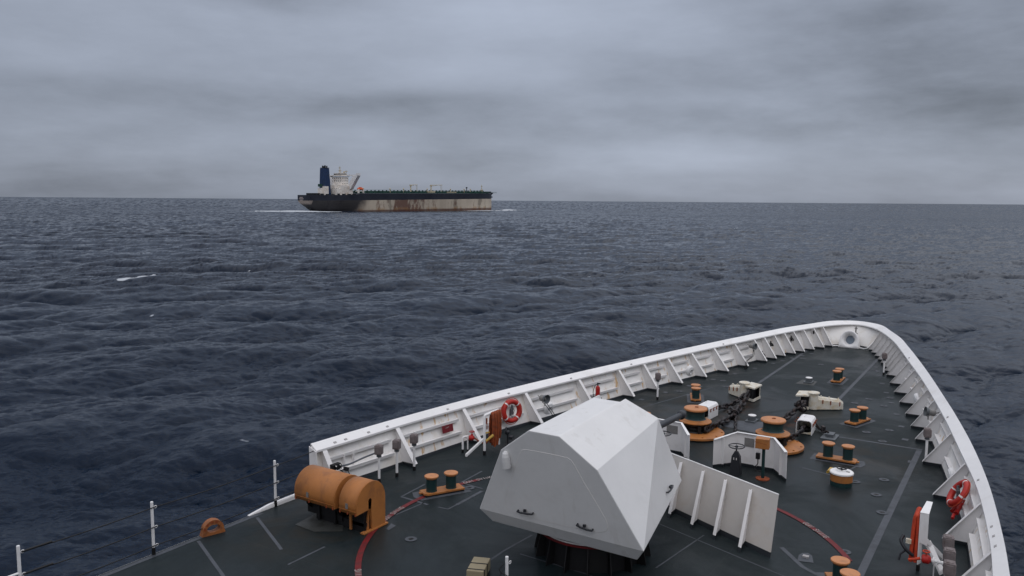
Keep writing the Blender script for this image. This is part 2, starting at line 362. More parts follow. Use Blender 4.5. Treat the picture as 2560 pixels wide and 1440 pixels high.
def yat(curve, x):
    half = curve[:len(curve) // 2 + 1]; return float(np.interp(x, half[:, 0], half[:, 1]))

# deck
poly = [(-14, -7.42), (13.7, -7.42)] + [(p[0], p[1]) for p in BASE[::-1][1:-1]] + [(13.7, 7.42), (-14, 7.42)]
mb = MB(); n = len(poly)
bmk = bmesh.new(); vs = [bmk.verts.new((x, y, 0)) for x, y in poly]; bmk.faces.new(vs); bmesh.ops.triangulate(bmk, faces=bmk.faces); me = bpy.data.meshes.new('deck'); bmk.to_mesh(me); bmk.free()
me.materials.append(M['deck']); dk = bpy.data.objects.new('deck', me); COL.objects.link(dk); tag(dk, kind='structure')
# hull side below the deck
mb = MB(); ol = [(-14, 7.46)] + [(8.0, 7.46)] + [(p[0], p[1] + .0) for p in BASE if True]
outer = [(-14., 7.44), (0., 7.44), (12., 7.44)] + [tuple(p) for p in BASE] + [(12., -7.44), (0., -7.44), (-14., -7.44)]
lows = []
for x, y in outer:
    t = max(0, (x - 5) / 38.6); lows.append((x - 5.5 * t ** 2.0, y * (1 - .45 * t), SEA - 2.5))
m_ = len(outer); mb.add([(x, y, -.006) for x, y in outer] + lows, [(i, i + 1, m_ + i + 1, m_ + i) for i in range(m_ - 1)])
tag(mb.build('hull', M['white']), kind='structure')

# ------------------------------------------------------------------ bulwark
bw = thing('bulwark', 'white welded steel bulwark with slanted ribs running right round the bow of the near ship', 'bulwark', (0, 0, 0))
def corr(curve, p, nrm):
    # point of curve met by the ray p + s*nrm
    d = curve - p; s_ = d @ np.array([-nrm[1], nrm[0]]); k = d @ nrm; best = None
    for i in range(len(curve) - 1):
        if s_[i] * s_[i + 1] <= 0 and abs(s_[i] - s_[i + 1]) > 1e-9:
            t = s_[i] / (s_[i] - s_[i + 1]); kk = k[i] + (k[i + 1] - k[i]) * t
            if -.5 < kk < 1.6 and (best is None or abs(kk) < abs(best[0])): best = (kk, curve[i] + (curve[i + 1] - curve[i]) * t)
    return best[1] if best else curve[np.argmin((d ** 2).sum(1))]
seg = []
for i, p in enumerate(BASE):
    a, b = BASE[max(i - 1, 0)], BASE[min(i + 1, len(BASE) - 1)]; t = b - a; t /= np.hypot(*t); nrm = np.array([-t[1], t[0]])
    if nrm @ (p - np.array([25., 0])) < 0: nrm = -nrm
    if i == 0: nrm = np.array([0, 1.])
    if i == len(BASE) - 1: nrm = np.array([0, -1.])
    seg.append((p, corr(INNR, p, nrm), corr(OUTR, p, nrm), nrm))
mb = MB(); vs = []
for p, ip, op, nn in seg:
    q = op - nn * .035
    vs += [(*p, -.02), (*q, ZO - .03), (*(p + nn * .03), -.02), (*op, ZO - .03)]
N = len(seg); fs = []
for i in range(N - 1):
    a, b = 4 * i, 4 * i + 4
    fs += [(a, a + 1, b + 1, b), (a + 2, b + 2, b + 3, a + 3), (a + 1, a + 3, b + 3, b + 1)]
fs += [(0, 2, 3, 1), (4 * N - 4, 4 * N - 3, 4 * N - 1, 4 * N - 2)]
for i in range(len(fs)): pass
mb.add(vs, fs, True); mb.build('plating', M['bulwark'], bw)
mb = MB(); vs = []
for p, ip, op, nn in seg:
    vs += [(*ip, ZI - .05), (*ip, ZI), (*op, ZO), (*(op + nn * .012), ZO - .07), (*(op - nn * .02), ZO - .05)]
fs = []
for i in range(N - 1):
    a, b = 5 * i, 5 * i + 5
    fs += [(a + k, a + (k + 1) % 5, b + (k + 1) % 5, b + k) for k in range(5)]
fs += [(4, 3, 2, 1, 0), tuple(5 * N - 5 + k for k in range(5))]
mb.add(vs, fs, False); mb.build('cap_rail', M['white'], bw)
# ribs
ribx = [13.95, 16.5, 19.2, 22.0, 24.75, 27.05, 28.6, 30.2, 31.87, 33.5, 35.1, 36.72, 37.6, 38.5, 39.4, 40.2, 41.05, 41.9, 42.65]
def plate_y(x, z): return yat(BASE, x) + (yat(OUTR, x) - .04 - yat(BASE, x)) * max(0, z) / ZO
first = None
for s_ in (1, -1):
    for x in ribx:
        yb, yi = yat(BASE, x), yat(INNR, x); dpt = .43 if x < 38 else .38
        if x > 42: dpt = .30
        mb = MB(); w = .011
        web = [(x, s_ * (yb + .004), .0), (x, s_ * plate_y(x, .98), .98), (x, s_ * (yi + .0), ZI - .055), (x, s_ * (yb - dpt), .085), (x, s_ * (yb - dpt), .0)]
        mb.extr([(a - w / 2, b, c) for a, b, c in web], (w, 0, 0))
        fw = .15
        a0 = Vector((x, s_ * (yi - .004), ZI - .055)); a1 = Vector((x, s_ * (yb - dpt - .006), .0)); a1b = Vector((x, s_ * (yb - dpt - .006), .085))
        dn = Vector((0, -s_ * .010, .004))
        mb.extr([a0 + Vector((-fw / 2, 0, 0)), a0 + Vector((fw / 2, 0, 0)), a1b + Vector((fw / 2, 0, 0)), a1b + Vector((-fw / 2, 0, 0))], dn)
        mb.build('rib', M['rib'], bw)
# horizontal stiffeners between ribs
for s_ in (1, -1):
    for zi_, z in enumerate((.40, .76)):
        mb = MB()
        for a, b in zip(ribx[:-1], ribx[1:]):
            if a > 36: break
            xs = np.linspace(a + .02, b - .02 - (0.28 if a > 13.9 else .1), 5)
            if s_ < 0: xs = np.linspace(a + .02, b - .30, 5)
            up = [(x, s_ * (plate_y(x, z) + .01), z) for x in xs]; dn = [(x, s_ * (plate_y(x, z) - .10), z + .01) for x in reversed(xs)]
            mb.extr(up + dn, (0, 0, -.012))
            lip = [(x, s_ * (plate_y(x, z) - .10), z + .012) for x in xs] + [(x, s_ * (plate_y(x, z) - .088), z - .07) for x in reversed(xs)]
            mb.extr(lip, (0, -s_ * .010, 0))
        mb.build('stiffener', M['rib'], bw)
# aft end plate on each side
for s_ in (1, -1):
    mb = MB(); mb.extr([(13.66, s_ * 7.20, 0.0), (13.66, s_ * 7.50, .0), (13.66, s_ * 7.52, 1.14), (13.66, s_ * 7.27, 1.03)], (.02, 0, 0)); mb.build('end_plate', M['rib'], bw)
# fairleads cast through the bulwark
def fairlead(x, s_):
    z = .33; yb = plate_y(x, z); c = Vector((x, s_ * (yb - .01), z)); nx = yat(BASE, x + .5) - yat(BASE, x - .5)
    nrm = Vector((nx * s_ * s_, -s_ * 1.0, -.28)); nrm = Vector((nx, -s_, 0)).normalized(); nrm = Vector((nx * 1.0, -s_ * 1.0, -.25)).normalized()
    mb = MB(); q = Vector((0, 0, 1)).rotation_difference(nrm)
    mb.lathe([(.15, .10), (.11, .13), (.10, .10), (.095, .02)], c, nrm, 24, False)
    mb.lathe([(.24, -.02), (.235, .05), (.20, .10), (.15, .115), (.15, .10)], c, nrm, 24, False)
    f = mb.build('fairlead', M['white'], bw)
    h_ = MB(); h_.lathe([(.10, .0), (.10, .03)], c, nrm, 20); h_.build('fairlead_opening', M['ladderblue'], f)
for x in (22.95, 31.5):
    for s_ in (1, -1): fairlead(x, s_)
# port-side aft fittings on the bulwark: short cleat brackets between the stiffeners
for x in (14.55, 14.85): mb = MB(); mb.box((x, plate_y(x, .58) - .04, .58), (.03, .08, .33)); mb.build('bracket', M['rib'], bw)
# cap rail pads
for s_, xs in ((1, (14.35, 14.7, 15.5, 16.2, 18.6, 21.3, 24.4, 27.9, 34.3)), (-1, (26.2, 35.6, 20.5, 17.6, 17.1, 16.6))):
    for x in xs:
        a = yat(INNR, x) + .07; mb = MB(); mb.box((x, s_ * a, ZI + .050), (.09, .05, .02), 0, 0, s_ * R(32)); mb.build('rail_pad', M['conduit2'], bw)

# low curb between the rail posts and the bulwark (port)
mb = MB(); mb.extr([(11.7, 7.40, 0), (13.62, 7.34, 0), (13.62, 7.34, .12), (12.3, 7.40, .09), (11.7, 7.40, .012)], (0, .07, 0)); tag(mb.build('curb', M['white'], loc=(12.6, 7.4, 0)), 'low white curb along the deck edge behind the orange reel covers', 'curb')

# ------------------------------------------------------------------ bow chock (bullnose)
bn = thing('bow_chock', 'white bullnose chock with a flared round hole standing at the very tip of the bow', 'chock', (42.9, .14, 0)); bn.rotation_euler = (0, R(17), 0); bn.scale = (1, 1, 1.06)
mb = MB(); K = 40; W, H = .50, .86; cy, cz = 0.0, .42
prof = []
def outline(t):   # rounded top, square foot
    a = PI * t; return (W * .98 * math.cos(a) if True else 0, .42 + .44 * math.sin(a))
out = [(.50, 0), (.46, .42)] + [(.44 * math.cos(PI * i / 20), .42 + .44 * math.sin(PI * i / 20)) for i in range(1, 20)] + [(-.46, .42), (-.50, 0)]
out = [(a, b) for a, b in out]
def resample(pl, n):
    pl = pl + [pl[0]]; L = [0]
    for a, b in zip(pl[:-1], pl[1:]): L.append(L[-1] + math.dist(a, b))
    r = []
    for k in range(n):
        t = L[-1] * k / n; j = max(i for i in range(len(L)) if L[i] <= t + 1e-9); j = min(j, len(pl) - 2); u = (t - L[j]) / (L[j + 1] - L[j] + 1e-12)
        r.append((pl[j][0] + (pl[j + 1][0] - pl[j][0]) * u, pl[j][1] + (pl[j + 1][1] - pl[j][1]) * u))
    return r
ro = resample(out, 48)
rings = []
def hole(r, x): # ring of 48 pts matching angle of outline points
    return [(x, r * (a / math.hypot(a, b - .42 + 1e-6)), .44 + r * ((b - .42) / math.hypot(a, b - .42 + 1e-6))) for a, b in ro]
lean = .0
rings = [[(.38, a, b) for a, b in ro], [(.0, a, b) for a, b in ro], [(-.03, a * .97, .42 + (b - .42) * .97) for a, b in ro], hole(.37, -.035), hole(.33, -.01), hole(.27, .07), hole(.22, .18), hole(.21, .38)]
vs = [p for rg_ in rings for p in rg_]; fs = []
for i in range(len(rings) - 1):
    fs += [(i * 48 + k, i * 48 + (k + 1) % 48, (i + 1) * 48 + (k + 1) % 48, (i + 1) * 48 + k) for k in range(48)]
mb.add(vs, fs, True); mb.build('casting', M['white'], bn)
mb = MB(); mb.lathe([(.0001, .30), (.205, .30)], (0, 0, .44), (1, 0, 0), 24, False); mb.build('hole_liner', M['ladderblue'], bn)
# white pipe feet each side of the chock
for s_, lab in ((1, 'bent white pipe bracket on the port side of the bow chock'), (-1, 'bent white pipe bracket on the starboard side of the bow chock')):
    mb = MB(); mb.tube([(43.0, .14 + s_ * .5, .06), (42.8, .14 + s_ * .75, .06), (42.75, .14 + s_ * .92, .12), (43.0, s_ * 1.02, .42)], .03); tag(mb.build('pipe_bracket', M['white'], loc=(42.9, .14 + s_ * .7, 0)), lab, 'pipe')
# jackstaff socket at stem
mb = MB(); mb.cyl((43.75, -.02, .55), (43.85, -.02, 1.0), .035); mb.box((43.8, -.02, .62), (.12, .16, .10)); mb.box((43.85, -.02, .9), (.12, .12, .06)); tag(mb.build('staff_socket', M['grey'], loc=(43.8, 0, .5)), 'small rusty flagstaff socket fixed inside the stem above the white chock', 'socket')

# ------------------------------------------------------------------ deck markings
def mark(pts, w, name, mat, z=.004, label=None):
    mb = MB(); mb.ribbon(pts, w, z); return tag(mb.build(name, M[mat], recalc=False), kind='structure')
mark([(32.3, 1.62), (41.0, 1.72)], .13, 'deck_line', 'stripe')
mark([(30.6, -1.66), (40.6, -1.58)], .13, 'deck_line', 'stripe')
mark([(16.0, -4.93), (26.1, -4.93)], .15, 'deck_line', 'stripe')
mark([(26.2, -2.6), (26.2, -5.0)], .10, 'deck_line', 'stripe')
mark([(7.0, 7.32), (12.0, 7.32)], .12, 'deck_line', 'stripe')
mark([(11.75, 7.2), (11.0, 5.6), (10.9, 5.4)], .07, 'deck_line', 'stripe')
mark([(10.2, 7.2), (9.3, 5.0), (9.0, 4.3)], .07, 'deck_line', 'stripe')
mark([(22.5, -2.4), (22.3, -3.2), (22.6, -3.45), (24.0, -3.75)], .06, 'deck_line', 'stripe')
mark([(16.9, .2), (15.4, -4.2), (14.9, -5.0)], .03, 'deck_line', 'stripe')
def patch(poly_, name='deck_patch', mat='patch', z=.008):
    mb = MB(); mb.add([(x, y, z) for x, y in poly_], [tuple(range(len(poly_)))]); o = mb.build(name, M[mat], recalc=False)
    if o.data.polygons[0].normal.z < 0: o.data.flip_normals()
    return tag(o, kind='structure')
def patch(poly_, name='deck_patch', mat='patch', z=.008):
    mb = MB(); mb.add([(x, y, z) for x, y in poly_], [tuple(range(len(poly_)))]); o = mb.build(name, M[mat], recalc=False)
    if o.data.polygons[0].normal.z < 0: o.data.flip_normals()
    return tag(o, kind='structure')
def dp(*q):
    """picture points read off the photograph, laid on the deck plane"""
    o = []
    for a, b in q:
        d = fwd * 2006.55 + rgt * (a - 1280) - upv * (b - 720); p = CAM + d * (-CAM.z / d.z); o.append((p.x, p.y))
    return o
patch(dp((1993, 1403), (1997, 1388), (2006, 1383), (2020, 1383), (2030, 1390), (2034, 1408)), mat='stripe')
mark(dp((720, 1412), (812, 1367)), .05, 'deck_line', 'stripe'); mark(dp((1150, 1452), (1260, 1377), (1330, 1338)), .05, 'deck_line', 'stripe')
mark(dp((1003, 1242), (1062, 1211)), .05, 'deck_line', 'stripe'); mark(dp((1003, 1242), (1070, 1262)), .07, 'deck_line', 'stripe'); mark(dp((1142, 1262), (1205, 1228)), .09, 'deck_line', 'stripe')
mark(dp((1150, 1208), (1205, 1178)), .05, 'deck_line', 'stripe'); mark(dp((990, 1287), (1060, 1257)), .04, 'deck_line', 'stripe'); mark(dp((1095, 1268), (1120, 1273), (1142, 1262)), .05, 'deck_line', 'stripe')
mark(dp((1150, 1206), (1206, 1222)), .04, 'deck_line', 'stripe'); mark(dp((1640, 1420), (1760, 1338)), .035, 'deck_line', 'stripe'); mark(dp((1480, 1440), (1300, 1385)), .035, 'deck_line', 'stripe')
mark([(30.5, 2.9), (24.5, 4.3)], .05, 'deck_line', 'stripe')
mark([(16.9, -3.3), (16.2, -3.9), (15.9, -4.4), (15.2, -4.5)], .1, 'deck_line', 'stripe')
patch(dp((738, 1312), (790, 1284), (862, 1300), (856, 1329), (785, 1330)))  # wet area by the reel, its reflection painted in as a paler colour
patch([(26.1, .9), (25.3, .75), (25.1, -.35), (26.6, -.35)], mat='stripe')
patch([(33.1, .35), (33.1, -.35), (34.0, -.3), (34.0, .3)])
patch(dp((966, 1323), (978, 1309), (990, 1315), (972, 1327)), mat='stripe')
# red safety circle round the gun
arc = []
C0, RAD = (14.63, -.19), 5.04
for a0, a1 in ((150, 66), (-18, -62)):
    pts = [(C0[0] + RAD * math.cos(R(a)), C0[1] + RAD * math.sin(R(a))) for a in np.linspace(a0, a1, 40)]
    mark(pts, .125, 'red_circle_line', 'redband', .013)
def painted_text(txt, a_mid, size, flip=1):
    # letters painted along the circle, built as flat strokes
    glyph = {'G': [[(1, .9), (.5, 1), (0, .7), (0, .3), (.5, 0), (1, .2), (1, .5), (.6, .5)]], 'U': [[(0, 1), (0, .2), (.5, 0), (1, .2), (1, 1)]], 'N': [[(0, 0), (0, 1), (1, 0), (1, 1)]],
             'S': [[(1, .9), (.4, 1), (0, .75), (1, .3), (.6, 0), (0, .1)]], 'W': [[(0, 1), (.25, 0), (.5, .7), (.75, 0), (1, 1)]], 'I': [[(.5, 0), (.5, 1)]], ' ': []}
    mb = MB(); n = len(txt)
    for i, ch in enumerate(txt):
        for st in glyph[ch]:
            pl = []
            for u, v in st:
                arcl = ((i - n / 2) * 1.15 + u * .8) * size; a = a_mid - flip * arcl / RAD; r_ = RAD + flip * (v - .5) * size * 1.5
                pl.append((C0[0] + r_ * math.cos(a), C0[1] + r_ * math.sin(a)))
            mb.ribbon(pl, size * .26, .018)
    return mb
for am in (R(139), R(101), R(66.5), R(-44.5)):
    mb = painted_text('GUN SWING', am, .085, 1); tag(mb.build('red_circle_lettering', M['letter'], recalc=False), kind='structure')

# recessed tie-down fittings
td = thing('tie_down_fitting', 'small round tie-down fitting with a grey painted ring sunk flush in the dark deck', 'deck fitting', (12.81, 3.49, 0), group='flush tie-down fittings dotted over the deck')
mb = MB(); mb.lathe([(.13, .010), (.13, .012), (.06, .012), (.06, .010)], n=24, caps=False); mb.build('ring', M['stripe'], td)
mb = MB(); mb.lathe([(.058, .009), (.0001, .009)], n=16, caps=False); mb.box((0, 0, .012), (.09, .012, .008)); mb.build('cross_bar', M['black'], td)
for x, y in ((16.04, 4.28), (22.71, -4.46), (21.40, -4.47), (20.21, -4.78), (22.11, -3.85), (26.45, -3.87), (27.90, -3.86), (27.24, -3.28), (31.99, -2.59), (32.65, -3.22), (31.05, -2.26), (31.21, -3.22), (17.41, -4.47), (37.72, .35), (38.63, 1.36), (38.57, -1.22), (37.79, -1.88),
             (30.3, 3.4), (29.1, 3.75), (31.9, 2.95), (30.9, 2.5), (32.4, 2.15), (24.2, 4.9), (25.6, 4.4)):
    dup(td, (x, y, 0))
# small pad feet where the ribs meet the deck
for s_ in (1, -1):
    for x in ribx[4:16]:
        y = yat(BASE, x) - .72; patch([(x - .1, s_ * (y - .09)), (x + .12, s_ * (y - .09)), (x + .12, s_ * (y + .09)), (x - .1, s_ * (y + .09))], 'deck_patch', 'stripe')

# ------------------------------------------------------------------ twin bitts
def bitts():
    t = thing('mooring_bitts', 'x', 'bitts', (0, 0, 0))
    mb = MB(); L, Wd = .56, .19
    mb.prism([(-L, -Wd), (L - .05, -Wd), (L - .05, -Wd * .45), (L + .02, -Wd * .35), (L + .02, -Wd * .05), (L - .05, 0), (L - .05, Wd * .6), (L - .12, Wd), (-L, Wd)], .045, .085); mb.build('base_plate', M['orange'], t)
    mb = MB(); mb.prism([(-L + .01, -Wd + .01), (L - .07, -Wd + .01), (L - .07, Wd - .01), (-L + .01, Wd - .01)], 0, .0445); mb.build('plinth', M['black'], t)
    for sx_ in (-.265, .265):
        mb = MB(); mb.lathe([(.140, .086), (.135, .10), (.132, .115), (.132, .41), (.134, .41)], (sx_, 0, 0), n=28, caps=False); b = mb.build('barrel', M['green'], t)
        mb = MB(); mb.lathe([(.134, .405), (.165, .435), (.178, .45), (.178, .45), (.178, .474), (.178, .474), (.168, .482), (.0001, .484)], (sx_, 0, 0), n=32, caps=False); mb.build('cap', M['orangetop'], t)
    return t
b0 = bitts(); sp = []
def place_bitts(p1, p2, label, first=[True]):
    a = math.atan2(p2[1] - p1[1], p2[0] - p1[0]); mx, my = (p1[0] + p2[0]) / 2, (p1[1] + p2[1]) / 2; ca_, sa_ = math.cos(a), math.sin(a)
    patch([(mx + u * ca_ - v * sa_, my + u * sa_ + v * ca_) for u, v in ((-.70, -.31), (.66, -.31), (.74, .0), (.66, .31), (-.70, .31))], 'deck_patch', 'stripe', .005)
    loc = ((p1[0] + p2[0]) / 2, (p1[1] + p2[1]) / 2, 0)
    if first[0]: first[0] = False; b0.location = loc; b0.rotation_euler = (0, 0, a); b0['label'] = label; b0['group'] = 'twin mooring bitts on the foredeck'; return b0
    return dup(b0, loc, a, label, 'twin mooring bitts on the foredeck')
place_bitts((15.63, 4.56), (15.17, 4.81), 'pair of green orange-capped bitts between the orange reel cover and the white gun house')
place_bitts((28.60, 2.92), (28.10, 2.72), 'pair of green bitts one behind the other between the port ribs and the port capstan')
place_bitts((34.85, -.98), (34.35, -.98), 'small distant pair of green bitts nearest the bow chock')
place_bitts((28.08, -2.76), (28.60, -2.92), 'pair of green bitts on starboard side between the bow and the white chain box')
place_bitts((23.72, -2.83), (23.72, -3.36), 'pair of green bitts right beside the starboard capstan, above the round white-lidded hatch')
place_bitts((15.87, -4.66), (15.40, -4.92), 'pair of green bitts cut off by the bottom edge of the picture')
place_bitts((23.75, 2.83), (23.75, 3.36), 'pair of green bitts almost wholly hidden behind the gun house, one orange cap showing')

# ------------------------------------------------------------------ capstans
def capstan():
    t = thing('capstan', 'x', 'capstan')
    mb = MB(); mb.lathe([(.86, 0), (.86, .06), (.88, .06), (.88, .06)], n=48, caps=False); mb.build('plinth', M['black'], t)
    mb = MB(); mb.lathe([(.90, .05), (.90, .05), (.90, .11), (.90, .11), (.86, .125), (.45, .14), (.0001, .14)], n=56, caps=False); mb.build('base_disc', M['orange'], t)
    mb = MB()
    for k in range(10): a = 2 * PI * k / 10; mb.cyl((.82 * math.cos(a), .82 * math.sin(a), .125), (.82 * math.cos(a), .82 * math.sin(a), .15), .03, n=6)
    mb.build('bolts', M['orange'], t)
    mb = MB(); mb.lathe([(.42, .14), (.40, .18), (.30, .22), (.28, .27), (.32, .32), (.45, .36), (.46, .40), (.40, .42)], n=30, caps=False)
    for k in range(5):
        a = 2 * PI * k / 5; mb.box((.40 * math.cos(a), .40 * math.sin(a), .27), (.16, .10, .22), a)
    mb.build('wildcat', M['black'], t)
    mb = MB(); mb.lathe([(.44, .43), (.50, .43), (.50, .43), (.50, .455), (.50, .455), (.47, .465), (.43, .47), (.40, .49), (.36, .50), (.33, .515)], n=48, caps=False); mb.build('flange', M['orange'], t)
    mb = MB(); mb.lathe([(.325, .50), (.295, .54), (.285, .60), (.285, .70), (.30, .76), (.32, .79)], n=40, caps=False); mb.build('drum', M['green'], t)
    mb = MB(); mb.lathe([(.315, .785), (.35, .80), (.365, .81), (.365, .81), (.365, .845), (.365, .845), (.35, .865), (.0001, .875)], n=48, caps=False); mb.build('head', M['orangetop'], t)
    mb = MB(); mb.torus((.03, -.02, .882), (0, 0, 1), .05, .008, 16, 6); mb.build('lifting_eye', M['hose'], t)
    return t
c0 = capstan(); c0.location = (23.9, 1.2, 0); tag(c0, 'port capstan with orange top and green drum, right by the muzzle of the gun', 'capstan', 'two windlass capstans on the foredeck')
dup(c0, (23.93, -1.2, 0), R(25), 'starboard capstan with orange top, behind the shelter with the orange box on a post', 'two windlass capstans on the foredeck')

# ------------------------------------------------------------------ chain
def link_mesh(mb, c, t, rollv, L=.26, W_=.15, r=.026):
    t = Vector(t).normalized(); x = t; y = (Vector(rollv) - x * Vector(rollv).dot(x)).normalized(); pts = []
    for k in range(16):
        a = 2 * PI * k / 16; u = (L / 2 - W_ / 2 + .0) * (1 if math.cos(a) > 0 else -1) + math.cos(a) * (W_ / 2 - r); v = math.sin(a) * (W_ / 2 - r)
        pts.append(Vector(c) + x * u + y * v)
    mb.tube(pts, r, 6, True); mb.cyl(Vector(c) - y * (W_ / 2 - r), Vector(c) + y * (W_ / 2 - r), r * .7, n=6)
def chain(path, name='anchor_chain', L=.36, W_=.22, r=.042, mat='chain'):
    P = dense([tuple(p) for p in path], 12); d = np.r_[0, np.cumsum(np.linalg.norm(np.diff(P, axis=0), axis=1))]; mb = MB(); s = 0; k = 0; step = L - 2.15 * r
    while s < d[-1]:
        c = [np.interp(s, d, P[:, j]) for j in range(3)]; e = [np.interp(min(s + .05, d[-1]), d, P[:, j]) for j in range(3)]; b = [np.interp(max(s - .05, 0), d, P[:, j]) for j in range(3)]
        t = Vector(e) - Vector(b); roll = Vector((random.uniform(-.3, .3), random.uniform(-.3, .3), 1)) if k % 2 else Vector((t.y, -t.x, random.uniform(-.2, .2)))
        link_mesh(mb, c, t, roll, L, W_, r); s += step; k += 1
    return mb
mb = chain([(25.85, 1.62, .22), (25.2, 1.66, .24), (24.5, 1.62, .27), (24.15, 1.50, .27)]); tag(mb.build('anchor_chain', M['chain'], loc=(25, 1.6, .2)), 'short heavy chain between the port capstan and the open white chain box', 'chain', 'chains of the anchor windlass')
mb = chain([(23.8, .78, .27), (24.3, .74, .26), (25.4, .76, .14), (27.0, .85, .10), (28.3, .98, .20), (28.9, 1.02, .34)], L=.40, W_=.25, r=.046); tag(mb.build('anchor_chain', M['chain'], loc=(26, .8, .1)), 'long heavy port anchor chain from the capstan forward to the white hawse hood', 'chain', 'chains of the anchor windlass')
mb = chain([(26.75, 1.55, .2), (27.4, 1.42, .12), (28.2, 1.22, .16), (28.8, 1.1, .3)], L=.34, W_=.21, r=.040); tag(mb.build('anchor_chain', M['chain'], loc=(27.5, 1.4, .1)), 'second chain leading from the back of the port chain box to the hawse hood', 'chain', 'chains of the anchor windlass')
mb = chain([(23.85, -.78, .27), (24.6, -.74, .26), (25.6, -.78, .2), (27.2, -.86, .2), (28.4, -.95, .28), (28.9, -1.0, .34)], L=.40, W_=.25, r=.046); tag(mb.build('anchor_chain', M['chain'], loc=(26, -.8, .1)), 'heavy starboard anchor chain from the capstan forward to the white hawse hood', 'chain', 'chains of the anchor windlass')
mb = chain([(25.9, -1.65, .22), (25.2, -1.68, .22), (24.5, -1.62, .25), (24.15, -1.5, .27)]); tag(mb.build('anchor_chain', M['chain'], loc=(25, -1.6, .2)), 'short heavy chain between the starboard capstan and its open white chain box', 'chain', 'chains of the anchor windlass')
mb = chain([(26.7, .76, .12), (26.2, .62, .08), (25.3, .35, .05), (24.5, .1, .05), (24.2, -.15, .05), (24.5, -.45, .06), (24.9, -.72, .14)], L=.25, W_=.15, r=.030); tag(mb.build('securing_chain', M['chain'], loc=(24.8, .2, 0)), 'thin slack chain lying on deck between the two capstans', 'chain')
mb = chain([(26.6, -1.85, .18), (26.5, -2.0, .1), (26.2, -2.2, .1), (26.05, -2.35, .13)], L=.2, W_=.12, r=.026); mb.box((26.3, -2.15, .18), (.2, .08, .12), .6); tag(mb.build('securing_chain', M['chain'], loc=(26.3, -2.1, 0)), 'short chain with turnbuckle shackled to the dark pad right of the starboard chain box', 'chain')
for (x, y, lab) in ((26.05, -2.42, 'dark raised deck pad to the right of the starboard chain box'),):
    mb = MB(); mb.prism([(x - .4, y - .22), (x + .3, y - .22), (x + .3, y + .22), (x - .4, y + .22)], 0, .03); mb.box((x, y, .07), (.34, .24, .10)); tag(mb.build('deck_pad', M['dgrey'], loc=(x, y, 0)), lab, 'deck pad')
# clump of devil's claw gear on port chain
mb = MB()
for k in range(9): mb.box((26.55 + random.uniform(-.2, .2), .82 + random.uniform(-.12, .12), .16 + random.uniform(-.04, .12)), (.22, .07, .07), random.uniform(0, 3), random.uniform(-.5, .5))
mb.torus((26.6, .85, .22), (.3, .2, 1), .11, .03, 14, 6); mb.torus((26.45, .75, .2), (1, .2, .3), .1, .028, 14, 6)
tag(mb.build('chain_stopper', M['chain'], loc=(26.5, .8, 0)), 'black claw-shaped chain stopper hooked on the long port anchor chain', 'chain stopper')
mb = MB()
for k in range(7): mb.box((28.2 + random.uniform(-.2, .2), -.98 + random.uniform(-.1, .1), .26 + random.uniform(-.06, .14)), (.24, .08, .08), random.uniform(0, 3), random.uniform(-.5, .5))
mb.torus((28.05, -.95, .42), (.3, .9, .2), .12, .03, 14, 6); mb.torus((28.3, -1.05, .2), (1, .2, .3), .12, .03, 14, 6)
tag(mb.build('chain_stopper', M['chain'], loc=(28.2, -.95, 0)), 'black claw-shaped chain stopper hooked on the starboard chain by the hawse hood', 'chain stopper')

# ------------------------------------------------------------------ white open chain boxes (chain pipe hoods)
def chain_box():
    t = thing('chain_pipe_hood', 'x', 'chain hood')
    hw, top = .24, .46
    def arch(x0, x1, w, h, th):
        """an arched shell: side, rounded shoulders, top, side"""
        pr = [(w, .0), (w, h - .10), (w - .03, h - .035), (w - .09, h), (-w + .09, h), (-w + .03, h - .035), (-w, h - .10), (-w, .0)]
        pi = [(w - th, .0), (w - th, h - .11), (w - th - .02, h - .05), (w - .10, h - th), (-w + .10, h - th), (-w + th + .02, h - .05), (-w + th, h - .11), (-w + th, .0)]
        poly_ = [(x0, a, b) for a, b in pr] + [(x0, a, b) for a, b in reversed(pi)]
        q = MB(); n = len(pr); vs = [(x0, a, b) for a, b in pr] + [(x1, a, b) for a, b in pr] + [(x0, a, b) for a, b in pi] + [(x1, a, b) for a, b in pi]
        fs = []
        for i in range(n - 1): fs += [(i, i + 1, n + i + 1, n + i), (2 * n + i, 3 * n + i, 3 * n + i + 1, 2 * n + i + 1), (i, 2 * n + i, 2 * n + i + 1, i + 1), (n + i, n + i + 1, 3 * n + i + 1, 3 * n + i)]
        fs += [(0, n, 3 * n, 2 * n), (n - 1, 3 * n - 1, 4 * n - 1, 2 * n - 1)]
        q.add(vs, fs); return q
    q = arch(-.38, .42, hw, top, .02); q.build('hood', M['white'], t)
    mb = MB(); mb.extr([(-.375, -hw + .02, .02), (-.375, hw - .02, .02), (-.375, hw - .02, .12), (-.375, .12, .075), (-.375, -.12, .075), (-.375, -hw + .02, .12)], (.02, 0, 0)); mb.build('sill', M['cream'], t)
    mb = MB(); mb.box((.40, 0, .22), (.02, 2 * hw - .05, .38)); mb.build('back_plate', M['cream'], t)
    mb = MB(); mb.lathe([(.17, .0), (.19, .12), (.17, .16)], (-.02, 0, 0), n=20, caps=False); mb.lathe([(.0001, .05), (.17, .05)], (-.02, 0, 0), n=20, caps=False); mb.build('chain_pipe', M['black'], t)
    mb = MB(); mb.torus((.05, 0, top + .0), (1, 0, 0), .06, .010, 12, 6, 0, PI); mb.build('handle', M['white'], t)
    for s_ in (1, -1):
        for xx in (-.25, .0, .25):
            mb = MB(); mb.box((xx, s_ * (hw + .012), .30), (.035, .025, .11)); mb.cyl((xx, s_ * (hw + .02), .35), (xx, s_ * (hw + .07), .37), .012, n=6); mb.build('latch', M['hose'], t)
    return t
